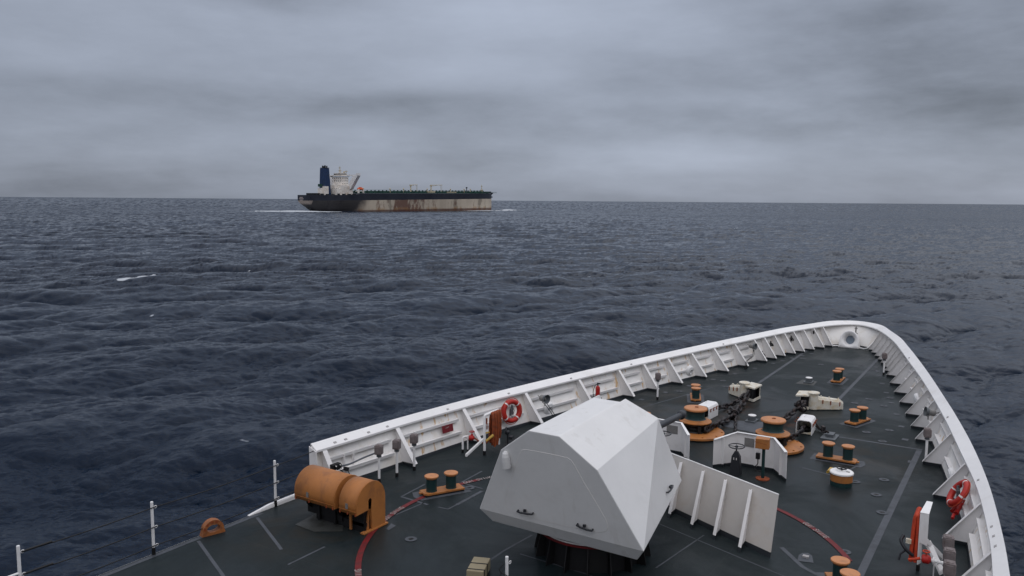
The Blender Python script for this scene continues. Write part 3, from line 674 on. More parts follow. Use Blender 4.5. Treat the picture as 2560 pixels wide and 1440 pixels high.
h0 = chain_box(); h0.location = (26.15, 1.62, 0); h0.rotation_euler = (0, 0, R(-4)); tag(h0, 'white open-ended chain hood just behind the port capstan', 'chain hood', 'white hoods over the chain pipes')
dup(h0, (26.2, -1.64, 0), R(4), 'white arched chain hood with rusty latches beside the starboard capstan', 'white hoods over the chain pipes')

# ------------------------------------------------------------------ hawse hoods: tapered box, upright pipe, long low tail
def hawse(sgn, x0, y0, tail, lab):
    t = thing('hawse_hood', lab, 'hawse hood', (x0, y0, 0), group='white hawse hoods where the anchor chains leave the deck')
    # upright pipe
    mb = MB(); mb.lathe([(.165, .03), (.165, .56), (.175, .575), (.205, .585), (.205, .585), (.205, .615), (.205, .615), (.19, .63), (.0001, .635)], (0, 0, 0), n=32, caps=False); mb.build('upright_pipe', M['cream'], t)
    # inboard hood with a big dark mouth facing aft
    w = .62
    a0, a1 = (.05, -sgn * .10), (-.02, -sgn * (.10 + w))
    mb = MB()
    top = .50
    P0, P1, P2, P3 = (-.20, -sgn * .10), (-.42, -sgn * .47), (.26, -sgn * .52), (.52, -sgn * .10)
    lid = [(P0[0] - .06, P0[1]), (P1[0] - .05, P1[1] - sgn * .04), (P2[0] + .04, P2[1] - sgn * .05), (P3[0], P3[1])]
    mb.add([(x, y, top) for x, y in lid] + [(x, y, top + .05) for x, y in lid], [(0, 1, 2, 3), (4, 5, 6, 7), (0, 1, 5, 4), (1, 2, 6, 5), (2, 3, 7, 6), (3, 0, 4, 7)]); mb.build('lid', M['cream'], t)
    mb = MB()
    for A, B in ((P2, P3),): mb.add([(*A, .03), (*B, .03), (*B, top), (*A, top)], [(0, 1, 2, 3)])
    mb.add([(*P1, .03), (*P2, .03), (*P2, .13), (*P1, .13)], [(0, 1, 2, 3)]); mb.add([(*P0, .03), (*P1, .03), (*P1, .12), (*P0, .12)], [(0, 1, 2, 3)])
    mb.add([(*P2, .03), (P2[0] - .02, P2[1] + sgn * .03, .03), (P2[0] - .02, P2[1] + sgn * .03, top), (*P2, top)], [(0, 1, 2, 3)])
    o = mb.build('hood_side', M['cream'], t); sm = o.modifiers.new('s', 'SOLIDIFY'); sm.thickness = .02
    mb = MB(); mb.add([(P2[0] - .03, P2[1] + sgn * .03, .04), (P3[0] - .03, P3[1], .04), (P3[0] - .03, P3[1], top - .01), (P2[0] - .03, P2[1] + sgn * .03, top - .01)], [(0, 1, 2, 3)]); mb.prism([P0, P1, P2, P3], .015, .03); mb.prism([(P0[0] + .14, P0[1]), (P1[0] + .24, P1[1] + sgn * .14), (P2[0] - .04, P2[1] + sgn * .14), (P3[0] - .04, P3[1])], .031, top - .01); mb.build('black_mouth_fill', M['black'], t)  # black block added inside so the mouth looks dark from every side
    # long tail outboard
    mb = MB(); L = []; Rr = []; n = 12
    for i in range(n + 1):
        u = i / n; cx = .12 + tail[0] * u; cy = sgn * (.05 + tail[1] * u); hw = .19 * (1 - .2 * u) * (1 if u < .9 else .75); z1 = .46 - .12 * u - (.05 if u > .95 else 0)
        tx, ty = tail[0], sgn * tail[1]; l = math.hypot(tx, ty); nx_, ny_ = -ty / l, tx / l
        L.append([(cx + nx_ * hw, cy + ny_ * hw, .03), (cx + nx_ * hw, cy + ny_ * hw, z1 - .08), (cx + nx_ * hw * .7, cy + ny_ * hw * .7, z1), (cx - nx_ * hw * .7, cy - ny_ * hw * .7, z1), (cx - nx_ * hw, cy - ny_ * hw, z1 - .08), (cx - nx_ * hw, cy - ny_ * hw, .03)])
    vs = [p for r_ in L for p in r_]; fs = [(6 * i + k, 6 * i + k + 1, 6 * i + 7 + k, 6 * i + 6 + k) for i in range(n) for k in range(5)] + [tuple(range(6)), tuple(6 * n + k for k in range(6))]
    mb.add(vs, fs); mb.build('tail_cover', M['cream'], t)
    for u in (.2, .5, .85):
        cx = .12 + tail[0] * u; cy = sgn * (.05 + tail[1] * u); z1 = .46 - .12 * u
        mb = MB(); mb.torus((cx, cy, z1), (tail[0], sgn * tail[1], 0), .05, .012, 10, 6, -PI / 2 if 0 else 0, 2 * PI); mb.build('lifting_ring', M['cream'], t)
        l = math.hypot(*tail); nx_, ny_ = sgn * tail[1] / l, -tail[0] / l; hw = .2 * (1 - .25 * u) + .01
        for e_ in (1, -1): mb = MB(); mb.box((cx + e_ * nx_ * hw, cy + e_ * ny_ * hw, z1 - .13), (.03, .03, .14)); mb.build('latch', M['hose'], t)
    return t
hawse(1, 29.42, 1.33, (.40, .62), 'port hawse hood of cream steel with a wide dark mouth full of chain')
hawse(-1, 29.25, -1.19, (.48, .80), 'starboard hawse hood of cream steel, its long tapered tail pointing to the right')

# ------------------------------------------------------------------ mushroom vents
for x, y, lab in ((33.6, -.05, 'far white-topped mushroom vent on deck halfway to the bow chock'), (26.45, .16, 'near white-topped mushroom vent on the dark plate between the two anchor chains')):
    t = thing('mushroom_vent', lab, 'vent', (x, y, 0), group='low vents with white caps')
    mb = MB(); mb.prism([(-.24, -.16), (.24, -.16), (.24, .16), (-.24, .16)], 0, .05); mb.box((0, 0, .11), (.26, .20, .12)); mb.build('body', M['dgrey'], t)
    mb = MB(); mb.lathe([(.10, .17), (.135, .19), (.135, .205), (.12, .215), (.0001, .22)], (.03, .0, 0), n=24, caps=False); mb.build('cap', M['white'], t)

# ------------------------------------------------------------------ vents on stalks
def stalk(x, y, h, lab, rz=0, part=True, grp='box-headed vents on white stalks', lean=0):
    t = thing('stalk_vent', lab, 'vent', (x, y, 0), rz, group=grp)
    mb = MB(); mb.cyl((0, 0, .0), (0, 0, .11), .042, n=14); mb.build('foot', M['black'], t)
    mb = MB(); mb.cyl((0, 0, .11), (0, 0, h - .17), .034, n=14); mb.build('pipe', M['white'], t)
    mb = MB(); mb.cyl((0, 0, h - .17), (0, 0, h - .145), .065, n=16); mb.cyl((0, 0, h - .14), (0, 0, h - .115), .065, n=16); mb.cyl((0, 0, h - .145), (0, 0, h - .1), .04, n=12); mb.build('collar', M['dgrey'], t)
    mb = MB(); mb.box((0, 0, h + .02), (.18, .18, .24)); mb.box((0, 0, h + .02), (.205, .12, .18)); mb.box((0, 0, h + .02), (.12, .205, .18)); mb.box((0, 0, h + .145), (.13, .12, .02)); mb.build('head', M['vent'], t, bevel=.022)
    return t
stalk(15.05, 6.45, .86, 'stalk vent joined to a grey conduit, nearest of the three behind the orange reel covers', .3)
stalk(15.65, 6.37, .86, 'middle one of the three stalk vents along the port bulwark', .3)
stalk(16.3, 6.32, .86, 'third stalk vent along the port bulwark, just in front of a slanted rib', .3)
stalk(27.4, 3.94, .86, 'lone stalk vent standing in front of the port ribs above the gun house', .5)
stalk(24.9, -5.22, .86, 'stalk vent with a rusty box head between the starboard ribs and the deck line', .2)
stalk(37.0, -2.36, .80, 'small stalk vent among the close-set starboard ribs near the bow chock', .3)
for i, (x, y, w_) in enumerate(((17.0, -6.38, 'farthest'), (16.35, -6.45, 'middle'), (15.75, -6.5, 'nearest'))):
    stalk(x, y, .82, '%s of three fat grey vents in a row by the lower right bulwark' % w_, .1)
    mb = MB()
# conduit from the first vent
mb = MB(); mb.tube(dense([(15.0, 6.5, .80), (14.75, 6.7, .70), (14.4, 6.86, .60), (14.05, 6.92, .62), (13.95, 6.92, .65)], 6), .024); tag(mb.build('conduit', M['conduit'], loc=(14.5, 6.8, .6)), 'grey flexible conduit from the first stalk vent to the bulwark socket', 'conduit')
t = thing('socket_box', 'black shore connection socket box on the port bulwark behind the orange reel cover', 'socket box', (14.0, 6.95, .62))
mb = MB(); mb.box((0, 0, 0), (.26, .12, .16)); mb.box((.02, -.07, .0), (.20, .05, .12)); mb.build('box', M['black'], t)
mb = MB(); [mb.cyl((dx, -.08, dz), (dx, -.11, dz), .015, n=6) for dx in (-.07, .07) for dz in (-.05, .05)]; mb.build('bolts', M['tape'], t)
mb = MB(); mb.tube(dense([(.1, -.06, -.1), (.3, .02, -.25), (.35, -.1, -.5), (.5, -.15, -.62)], 6), .012); mb.tube(dense([(.15, -.06, -.12), (.4, .0, -.2), (.5, -.05, -.4)], 6), .010); mb.box((.35, -.02, -.15), (.16, .08, .1), .3, .4); mb.build('cable', M['cable'], t)

# ------------------------------------------------------------------ loudspeakers
def speaker(loc, face, lab, sc=1.0, legs=True):
    t = thing('horn_loudspeaker', lab, 'loudspeaker', loc, group='grey horn loudspeakers on the bulwark'); f = Vector(face).normalized()
    mb = MB(); mb.lathe([(.08, -.20), (.105, -.17), (.105, -.03), (.10, -.02), (.085, -.02), (.085, 0)], (0, 0, 0), f, 24, False); mb.lathe([(.0001, -.21), (.08, -.20)], (0, 0, 0), f, 24, False); mb.build('driver', M['grey'], t)
    mb = MB(); mb.lathe([(.12, -.02), (.135, .06), (.145, .10), (.150, .10), (.135, .095), (.10, .02), (.05, -.04)], (0, 0, 0), f, 28, False); mb.build('horn', M['dgrey'], t)
    mb = MB(); mb.lathe([(.05, -.04), (.045, .02), (.0001, .04)], (0, 0, 0), f, 16, False); mb.build('cone', M['grey'], t)
    mb = MB(); mb.torus((0, 0, -.02), f, .135, .012, 16, 6); mb.cyl((0, 0, -.14), (0, -.0, -.24), .018); mb.cyl((0, 0, -.1), Vector((0, 0, .05)) - f * .32, .016); mb.build('bracket', M['grey'], t)
    return t
speaker((22.25, 5.74, .84), (-.22, -.9, .0), 'grey horn loudspeaker between the red life ring and the gun house, port side')
speaker((36.05, 2.94, .82), (-.22, -.9, .0), 'small grey horn loudspeaker on the port bulwark near the far ribs')
speaker((27.55, -4.98, .86), (-.35, .85, .15), 'grey horn loudspeaker turned inboard on the starboard bulwark')
for pts, lab in (([(22.25, 5.74, .66), (22.45, 5.62, .35), (22.6, 5.55, .08)], 'thin cables hanging from the loudspeaker beside the port life ring'), ([(36.0, 2.95, .65), (35.6, 2.86, .45), (35.0, 2.95, .30), (34.7, 2.9, .05)], 'thin cables hanging from the loudspeaker near the far port ribs')):
    mb = MB(); mb.tube(dense(pts, 6), .011); mb.tube(dense([(x + .08, y - .03, z) for x, y, z in pts], 6), .011); mb.cyl((pts[-1][0], pts[-1][1], 0), (pts[-1][0], pts[-1][1], .16), .028, n=10); mb.cyl((pts[-1][0] + .12, pts[-1][1] - .03, 0), (pts[-1][0] + .12, pts[-1][1] - .03, .16), .028, n=10)
    tag(mb.build('speaker_cable', M['cable'], loc=pts[0]), lab, 'cable')

# ------------------------------------------------------------------ life rings
def life_ring(loc, nrm, lab):
    t = thing('life_ring', lab, 'life ring', loc, group='red life rings hung on the bulwark'); nrm = Vector(nrm).normalized()
    mb = MB(); mb.torus((0, 0, 0), nrm, .305, .078, 48, 14); mb.build('ring', M['ringred'], t)
    q = Vector((0, 0, 1)).rotation_difference(nrm)
    for k in range(4):
        a = PI / 2 * k + .35; mb = MB(); mb.torus((0, 0, 0), nrm, .305, .082, 5, 14, a - .065, a + .065); mb.build('tape_band', M['tape'], t)
    mb = MB(); pts = []
    for k in range(4):
        a = PI / 2 * k + .35
        for u in np.linspace(0, PI / 2, 9)[:-1]:
            r_ = .39 + .03 * math.sin(2 * u); pts.append(q @ Vector((r_ * math.cos(a + u), r_ * math.sin(a + u), .0)))
    mb.tube(pts, .011, 6, True); mb.build('grab_line', M['hosered'], t)
    mb = MB(); mb.box((0, 0, -.02), (.14, .05, .20)); mb.cyl((-.05, 0, -.15), (.06, .02, .18), .035); mb.tube([(0, 0, .2), (.12, -.03, .0), (.05, 0, -.22), (-.1, .02, -.1)], .01); mb.build('strobe_light', M['dgrey'], t)
    mb = MB(); mb.tube([(0, 0, 0) + -nrm * .1 + Vector((.0, 0, .30)) if False else tuple(-nrm * .12 + Vector((0, 0, .30))), tuple(-nrm * .12 + Vector((0, 0, -.35)))], .018); mb.build('holder', M['white'], t)
    return t
life_ring((20.95, 6.20, .64), (-.34, -.93, .10), 'red life ring with white bands on the port bulwark, left of the gun turret')
lr2 = life_ring((20.6, -6.30, .68), (-.26, .80, .54), 'red life ring tilted on the starboard bulwark at the right of the picture'); lr2.scale = (.92, .92, .92)
mb = MB(); mb.cyl((20.35, -6.30, .28), (20.75, -6.40, .50), .05); mb.cyl((20.55, -6.20, .24), (20.95, -6.36, .44), .045); mb.cyl((20.2, -6.24, .2), (20.32, -6.26, .26), .035)
tag(mb.build('smoke_float', M['red'], loc=(20.6, -6.1, .3)), 'two red marker canisters tucked under the tilted starboard life ring', 'canister')
# red sign on the port bulwark
t = thing('warning_plate', 'dark red notice plate with faded lettering on the port bulwark', 'sign', (18.35, plate_y(18.35, .60) - .115, .60))
mb = MB(); mb.box((0, 0, 0), (.44, .012, .22), -.13, 0, R(-9)); mb.build('plate', M['plate'], t)
mb = MB()
for i in range(7): mb.box((-.13 + .04 * i, -.014 + .005 * i * 0 - (-.13 + .04 * i) * -.13, .045), (.022, .004, .028), -.13, 0, R(-9))
mb.build('lettering', M['letter'], t)
# fire extinguisher
t = thing('fire_extinguisher', 'red fire extinguisher on a dark bracket against the port bulwark, above the gun house', 'fire extinguisher', (25.1, 5.25, .0))
mb = MB(); mb.lathe([(.075, .35), (.08, .38), (.08, .70), (.065, .76), (.03, .79), (.022, .80)], n=20); mb.build('cylinder', M['red'], t)
mb = MB(); mb.cyl((0, 0, .80), (0, 0, .86), .02); mb.box((0, -.03, .88), (.03, .12, .03)); mb.build('valve_head', M['black'], t)
mb = MB(); mb.tube(dense([(0, -.0, .86), (-.13, .04, .82), (-.2, .08, .6), (-.16, .05, .40), (-.08, 0, .36)], 6), .011); mb.build('hose', M['cable'], t)
mb = MB(); mb.box((0, 0, .31), (.34, .16, .07)); mb.box((-.1, .05, .15), (.05, .05, .3)); mb.build('bracket', M['black'], t)
# small black fittings on bow bulwark bays
for i, (x, z, r_, lab) in enumerate(((38.15, .66, .10, 'black shackle hanging high between the port bow ribs, left one'), (37.2, .30, .11, 'coiled black line low between the port bow ribs, left one'), (39.6, .32, .11, 'coiled black line low between the port bow ribs, right one'), (40.0, .70, .10, 'black shackle hanging high between the port bow ribs, right one'), (41.9, .80, .06, 'small black hook on the port bow ribs nearest the chock'))):
    y = plate_y(x, z) - .10; mb = MB(); mb.torus((x, y, z), (.3, -.9, .1), r_, .035, 16, 7); mb.torus((x + .05, y - .04, z - .05), (.6, -.5, .4), r_ * .7, .03, 14, 6); tag(mb.build('hanging_shackle' if z > .5 else 'coiled_line', M['black'], loc=(x, y, z)), lab, 'fitting')

# ------------------------------------------------------------------ gun
gt = thing('naval_gun', 'faceted white gun turret with a long dark barrel in the middle of the foredeck', 'gun turret', (14.3, 0, 0))
TOP = (-1.818, .329, 3.019); HIP = (-1.678, 1.05, 2.479); BOT = (-1.291, 1.824, .999); LOW = (-1.106, 1.617, .711); TT = (1.062, .305, 3.133); KK = (1.478, .896, 2.700); NN = (2.66, 1.02, 1.00)
QQ = (.78, .308, 3.12); MM = (1.55, .26, 2.55); SS = (2.20, .26, 1.25); LF = (2.40, .90, .711)
names = [TOP, HIP, BOT, LOW, TT, KK, NN, QQ, MM, SS, LF]
vs = [(x, y, z) for x, y, z in names] + [(x, -y, z) for x, y, z in names]; n = len(names)
T_, H_, B_, L_, F_, K_, N_, Q_, M_, S_, W_ = range(n); o_ = n
fs = []
def side(a): return [i + a for i in range(n)]
for a in (0, o_):
    fs += [(T_ + a, H_ + a, K_ + a, F_ + a, Q_ + a), (H_ + a, B_ + a, K_ + a), (B_ + a, N_ + a, K_ + a), (B_ + a, L_ + a, W_ + a, N_ + a), (Q_ + a, F_ + a, M_ + a), (F_ + a, K_ + a, N_ + a, S_ + a, M_ + a), (S_ + a, N_ + a, W_ + a)]
fs += [(T_, T_ + o_, H_ + o_, B_ + o_, B_, H_), (B_, B_ + o_, L_ + o_, L_), (T_, Q_, Q_ + o_, T_ + o_), (Q_, M_, M_ + o_, Q_ + o_), (M_, S_, S_ + o_, M_ + o_), (S_, W_, W_ + o_, S_ + o_), (L_, L_ + o_, W_ + o_, W_)]
mb = MB(); mb.add(vs, fs); mb.build('gun_house', M['cupola'], gt, bevel=.018)
# access panel outline on the rear face: a raised panel 5 mm proud
pn = [(-1.393, 1.125, 1.389), (-1.626, .709, 2.285), (-1.675, .615, 2.47), (-1.700, .545, 2.57), (-1.709, .44, 2.602), (-1.711, -.008, 2.612), (-1.710, -.449, 2.607), (-1.700, -.53, 2.565), (-1.67, -.60, 2.45), (-1.593, -.741, 2.157), (-1.498, -.946, 1.791), (-1.421, -1.105, 1.495), (-1.386, -1.14, 1.364), (-1.36, -1.11, 1.26), (-1.345, -1.03, 1.20), (-1.333, -.90, 1.165), (-1.320, .025, 1.11), (-1.324, .95, 1.12), (-1.335, 1.08, 1.16), (-1.358, 1.13, 1.26)]
nr = Vector((-.9676, 0, -.2524)); base_pt = Vector((-1.818, 0, 3.019)); pts = []
for p in pn:
    p = Vector(p); p -= nr * (p - base_pt).dot(nr); pts.append(p)
mb = MB(); mb.tube([p + nr * .001 for p in pts], .0055, 6, True); mb.build('panel_seam', M['tape'], gt)
mb = MB(); mb.extr([p + nr * .0005 for p in pts], nr * .004); mb.build('access_panel', M['cupola'], gt)
def grab(a, b, out, nm='handle'):
    a, b, out = Vector(a), Vector(b), Vector(out); mb = MB(); d = (b - a)
    mb.tube([a, a + out * .055, a + d * .25 + out * .075, b - d * .25 + out * .075, b + out * .055, b], .019, 8); mb.box(a + d * .5 + out * .05 + Vector((0, 0, .04)), (.04, .05, .05)); mb.build(nm, M['gun'], gt)
grab((-1.344, .833, 1.204), (-1.350, .487, 1.228), nr); grab((-1.352, -.504, 1.236), (-1.342, -.818, 1.200), nr)
sn = Vector((.195, -.959, .206)).normalized(); grab((1.03, -1.285, 1.27), (1.50, -1.20, 1.26), sn)
mb = MB(); mb.lathe([(.070, .0), (.085, .01), (.085, .14), (.080, .24), (.060, .31), (.030, .345), (.0001, .35)], (-1.66, .915, 2.14), (-.16, 0, 1), 18, True); mb.build('vent_cowl', M['cupola'], gt)
mb = MB(); mb.lathe([(.10, 0), (.10, .05), (.092, .10), (.078, 2.9), (.078, 3.18), (.105, 3.21), (.118, 3.24), (.118, 3.36), (.105, 3.39), (.05, 3.39), (.05, 3.2)], (1.9, 0, 1.92), (5.52 - 1.9, 0, 1.784 - 1.92), 24, False); mb.build('barrel', M['gun'], gt)
mb = MB(); mb.lathe([(.20, 0), (.19, .5), (.13, .62), (.10, .7)], (1.6, 0, 1.94), (5.52 - 1.9, 0, 1.784 - 1.92), 24, True); mb.build('mantlet', M['cupola'], gt)
PC = (.18, -.03)
mb = MB(); mb.lathe([(1.02, 0), (1.00, .55), (1.00, .55)], (*PC, 0), n=16, caps=False, smooth=False)
for k in range(16):
    a = 2 * PI * k / 16; ca_, sa_ = math.cos(a), math.sin(a); mb.extr([(PC[0] + r_ * ca_, PC[1] + r_ * sa_, z_) for r_, z_ in ((.98, 0), (1.22, 0), (1.20, .12), (1.10, .56), (.96, .56))], (-.02 * sa_, .02 * ca_, 0))
mb.build('pedestal', M['black'], gt)
mb = MB(); mb.lathe([(1.02, .56), (1.17, .56), (1.17, .56), (1.17, .60), (1.17, .60), (1.02, .60)], (*PC, 0), n=48, caps=False); mb.build('mounting_ring', M['redband'], gt)
mb = MB(); mb.lathe([(1.00, .602), (1.14, .602), (1.14, .602), (1.14, .625), (1.10, .63), (1.08, .63)], (*PC, 0), n=48, caps=False); mb.build('bearing_race', M['white'], gt)
mb = MB(); mb.lathe([(1.08, .625), (1.04, .72)], (*PC, 0), n=48, caps=False); mb.build('turntable', M['black'], gt)
# ------------------------------------------------------------------ breakwater
bk = thing('breakwater', 'slanting cream-white breakwater plate with four ribs to the right of the gun turret', 'breakwater', (16.9, -1.9, 0))
def bwp(s, z, off=0):   # s: 0 at the inboard end .. 1 outboard end; leans forward
    A, B = Vector((17.72, -.05)), Vector((16.25, -3.23)); p = A + (B - A) * s; nrm = Vector((1, -.46)).normalized(); q = p + Vector((.385, .0)) * z + (nrm if off > 0 else Vector((1.0, .0))) * off; return Vector((q.x - 16.9, q.y + 1.9, z))
mb = MB(); mb.hexa([bwp(0, 0), bwp(1, 0), bwp(1, 0, .02), bwp(0, 0, .02), bwp(0, 1.2), bwp(1, 1.2), bwp(1, 1.2, .02), bwp(0, 1.2, .02)]); mb.build('plate', M['break'], bk)
mb = MB(); mb.cyl(bwp(0, 1.205, .01), bwp(1, 1.205, .01), .017, n=10); mb.build('top_edge', M['white'], bk)
for s_ in (.20, .405, .60, .805):
    mb = MB(); w = .006
    for dw, th, isf in ((0, .012, False), (0, .085, True)):
        sA = s_ - th / 2 / 3.5; sB = s_ + th / 2 / 3.5
        if not isf: mb.hexa([bwp(sA, 0, -.36), bwp(sB, 0, -.36), bwp(sB, 0, 0), bwp(sA, 0, 0), bwp(sA, 1.12, -.10), bwp(sB, 1.12, -.10), bwp(sB, 1.12, 0), bwp(sA, 1.12, 0)])
        else: mb.hexa([bwp(sA, 0, -.372), bwp(sB, 0, -.372), bwp(sB, 0, -.36), bwp(sA, 0, -.36), bwp(sA, 1.13, -.11), bwp(sB, 1.13, -.11), bwp(sB, 1.13, -.098), bwp(sA, 1.13, -.098)])
    mb.build('rib', M['rib'], bk)

# ------------------------------------------------------------------ windlass control shelters
def shelter(s_, lab):
    t = thing('control_shelter', lab, 'shelter', (21.3, s_ * 1.33, 0), group='white three-sided shelters round the windlass controls')
    pl = [(-.22, -.99), (.42, -.50), (.40, .52), (-.20, .98)]; hts = [.80, .94, .94, .80]
    if s_ > 0: pl = [(x, -y) for x, y in pl][::-1]
    mb = MB()
    for i in range(3):
        (ax, ay), (bx, by) = pl[i], pl[i + 1]; n_ = Vector((by - ay, -(bx - ax))).normalized() * .012
        mb.hexa([(ax, ay, 0), (bx, by, 0), (bx + n_.x, by + n_.y, 0), (ax + n_.x, ay + n_.y, 0), (ax, ay, hts[i]), (bx, by, hts[i + 1]), (bx + n_.x, by + n_.y, hts[i + 1]), (ax + n_.x, ay + n_.y, hts[i])])
    mb.build('screen', M['rib'], t)
    mb = MB()
    for i in range(3):
        (ax, ay), (bx, by) = pl[i], pl[i + 1]; n_ = Vector((by - ay, -(bx - ax))).normalized(); 
        def off(p, k): return (p[0] - .04 * k, p[1])
        k0 = [(-.05, 0), (-.05, 0), (-.05, 0), (-.05, 0)]
        q0, q1 = (ax - .055, ay * .955), (bx - .055, by * .955); r0, r1 = (ax + .02, ay * 1.01), (bx + .02, by * 1.01)
        z0, z1 = hts[i], hts[i + 1]
        mb.hexa([(*q0, z0 + .001), (*q1, z1 + .001), (*r1, z1 + .001), (*r0, z0 + .001), (*q0, z0 + .013), (*q1, z1 + .013), (*r1, z1 + .013), (*r0, z0 + .013)])
    mb.build('cap_strip', M['white'], t)
    for (x, y, h_) in ((.02, -.80, .82), (.38, -.02, .88), (.02, .80, .82)):
        mb = MB(); mb.box((x, y, h_ / 2), (.05, .09, h_)); mb.build('stiffener', M['rib'], t)
    mb = MB(); mb.box((.40, .13 if s_ < 0 else -.22, .70), (.014, .36, .24)); mb.build('grille', M['grey'], t)
    return t
shelter(-1, 'starboard control shelter, the white screen behind the handwheel and the orange box')
shelter(1, 'port control shelter, the white screen partly hidden by the gun turret')
def handwheel(x, y, lab):
    t = thing('handwheel_stand', lab, 'handwheel', (x, y, 0), group='black handwheels on pedestals')
    mb = MB(); mb.hexa([(-.13, -.13, 0), (.13, -.13, 0), (.13, .13, 0), (-.13, .13, 0), (-.06, -.11, .52), (.06, -.11, .52), (.06, .11, .52), (-.06, .11, .52)]); mb.hexa([(-.06, -.11, .521), (.06, -.11, .521), (.06, .11, .521), (-.06, .11, .521), (-.03, -.04, .66), (.03, -.04, .66), (.03, .04, .66), (-.03, .04, .66)]); mb.build('pedestal', M['gun'], t)
    mb = MB(); mb.cyl((0, 0, .66), (0, 0, .78), .02); mb.build('spindle', M['black'], t)
    mb = MB(); mb.torus((0, 0, .80), (-.05, 0, 1), .205, .015, 32, 8); [mb.cyl((0, 0, .785), (.2 * math.cos(a), .2 * math.sin(a), .80), .010, n=6) for a in (0.3, 1.87, 3.44, 5.01)]; mb.lathe([(.04, .77), (.04, .81)], n=12); mb.build('wheel', M['gun'], t)
    mb = MB(); mb.box((-.085, -.03, .47), (.012, .02, .06)); mb.box((-.085, .04, .47), (.012, .02, .06)); mb.build('indicator', M['tape'], t)
    return t
handwheel(20.86, -1.06, 'black handwheel on a dark pedestal in front of the starboard control shelter')
handwheel(20.86, 1.02, 'black handwheel in front of the port control shelter, half hidden by the turret')
t = thing('control_post', 'orange control box on a dark green post in front of the starboard shelter', 'control box', (20.97, -1.75, 0))
mb = MB(); mb.cyl((0, 0, 0), (0, 0, .88), .042, n=16); mb.build('post', M['green'], t)
mb = MB(); mb.lathe([(.18, 0), (.18, .02), (.05, .03)], n=24); mb.build('base_plate', M['hose'], t)
mb = MB(); mb.box((-.02, .03, .98), (.25, .35, .27), R(8)); mb.build('box', M['orange'], t, bevel=.012)
mb = MB(); mb.box((-.148, .045, 1.0), (.004, .31, .010), R(8), 0, .15); mb.build('lid_seam', M['hose'], t)
mb = MB(); mb.box((-.06, .13, .62), (.08, .10, .16)); mb.tube(dense([(-.06, .13, .54), (-.09, .12, .42), (-.05, .20, .30), (-.08, .16, .22), (0, .05, .2)], 6), .012); mb.build('switch', M['black'], t)

# round hatch with white lid
t = thing('round_hatch', 'round orange hatch coaming with a white lid and black wheel, right of the breakwater', 'hatch', (21.68, -3.58, 0))
mb = MB(); mb.lathe([(.27, 0), (.27, .12)], n=36, caps=False); mb.build('foot', M['green'], t)
mb = MB(); mb.lathe([(.275, .12), (.275, .31)], n=36, caps=False); mb.build('coaming', M['orange'], t)
mb = MB(); mb.lathe([(.28, .31), (.295, .315), (.295, .35), (.27, .37), (.12, .385), (.0001, .39)], n=36, caps=False); mb.build('lid', M['white'], t)
mb = MB(); mb.torus((0, 0, .45), (0, 0, 1), .12, .014, 24, 8); mb.cyl((0, 0, .38), (0, 0, .46), .02); [mb.cyl((0, 0, .45), (.12 * math.cos(a), .12 * math.sin(a), .45), .009, n=6) for a in (0.5, 2.6, 4.7)]; mb.build('wheel', M['black'], t)
mb = MB(); mb.box((.05, .29, .33), (.30, .08, .05)); mb.cyl((-.1, .33, .30), (.2, .33, .30), .03, n=8); mb.build('hinge', M['yellow'], t)
mb = MB(); mb.box((-.03, -.16, .385), (.07, .08, .006)); mb.build('notice', M['grey'], t)

# ------------------------------------------------------------------ fire-hose stations
t = thing('hose_rack', 'white pipe rack hung with a looped rust-orange hose beside the port life ring', 'hose rack', (18.45, 5.50, 0))
mb = MB(); mb.cyl((0, 0, 0), (0, 0, .13), .045); mb.build('foot', M['black'], t)
mb = MB(); mb.tube([(0, 0, .12), (0, 0, 1.14), (.02, 0, 1.17), (.72, .02, 1.17), (.75, .02, 1.13), (.76, .02, .12)], .04, 10); mb.build('frame', M['white'], t)
mb = MB(); mb.extr([(-.02, .03, .45), (-.02, -.02, .45), (-.42, .32, .0), (-.42, .38, .0)], (0, .0, .07)); mb.build('brace', M['white'], t)
mb = MB()
for k in range(7):
    y0_ = -.10 + .02 * (k % 2); xx = .27 + .065 * k; lo = .10 + .05 * abs(k - 3) + random.uniform(0, .12)
    mb.tube(dense([(xx - .03, y0_, lo), (xx - .02, y0_ - .02, .6), (xx, y0_, 1.06), (xx + .03, y0_ + .06, 1.17), (xx + .05, y0_ + .12, 1.0), (xx + .05, y0_ + .14, .5), (xx + .03, y0_ + .12, lo)], 6), .036, 8)
mb.build('hose', M['hose'], t)
mb = MB(); mb.cyl((.0, -.05, .42), (.24, -.14, .55), .03, .045, 12); mb.cyl((.0, -.05, .66), (.16, -.05, .64), .025); mb.build('nozzle', M['yellow'], t)
mb = MB(); mb.box((.05, -.03, 1.0), (.04, .05, .16)); mb.box((.05, -.05, .85), (.02, .02, .2)); mb.build('spanner', M['hose'], t)
t = thing('fire_hydrant', 'red hydrant valve with handwheel on bent white pipes by the port bulwark', 'hydrant', (18.28, 6.15, 0))
mb = MB(); mb.tube([(0, 0, .1), (0, 0, .42), (.03, -.01, .46), (.15, -.08, .46)], .032, 10); mb.cyl((.08, -.12, .1), (.08, -.12, .44), .022); mb.build('pipework', M['white'], t)
mb = MB(); mb.cyl((0, 0, 0), (0, 0, .1), .036); mb.cyl((.08, -.12, 0), (.08, -.12, .1), .026); mb.build('feet', M['black'], t)
mb = MB(); mb.lathe([(.05, 0), (.075, .02), (.075, .12), (.05, .16)], (.02, -.20, .47), (.5, -.86, 0), 16); mb.cyl((.08, -.27, .5), (.08, -.27, .58), .03); mb.build('valve_body', M['red'], t)
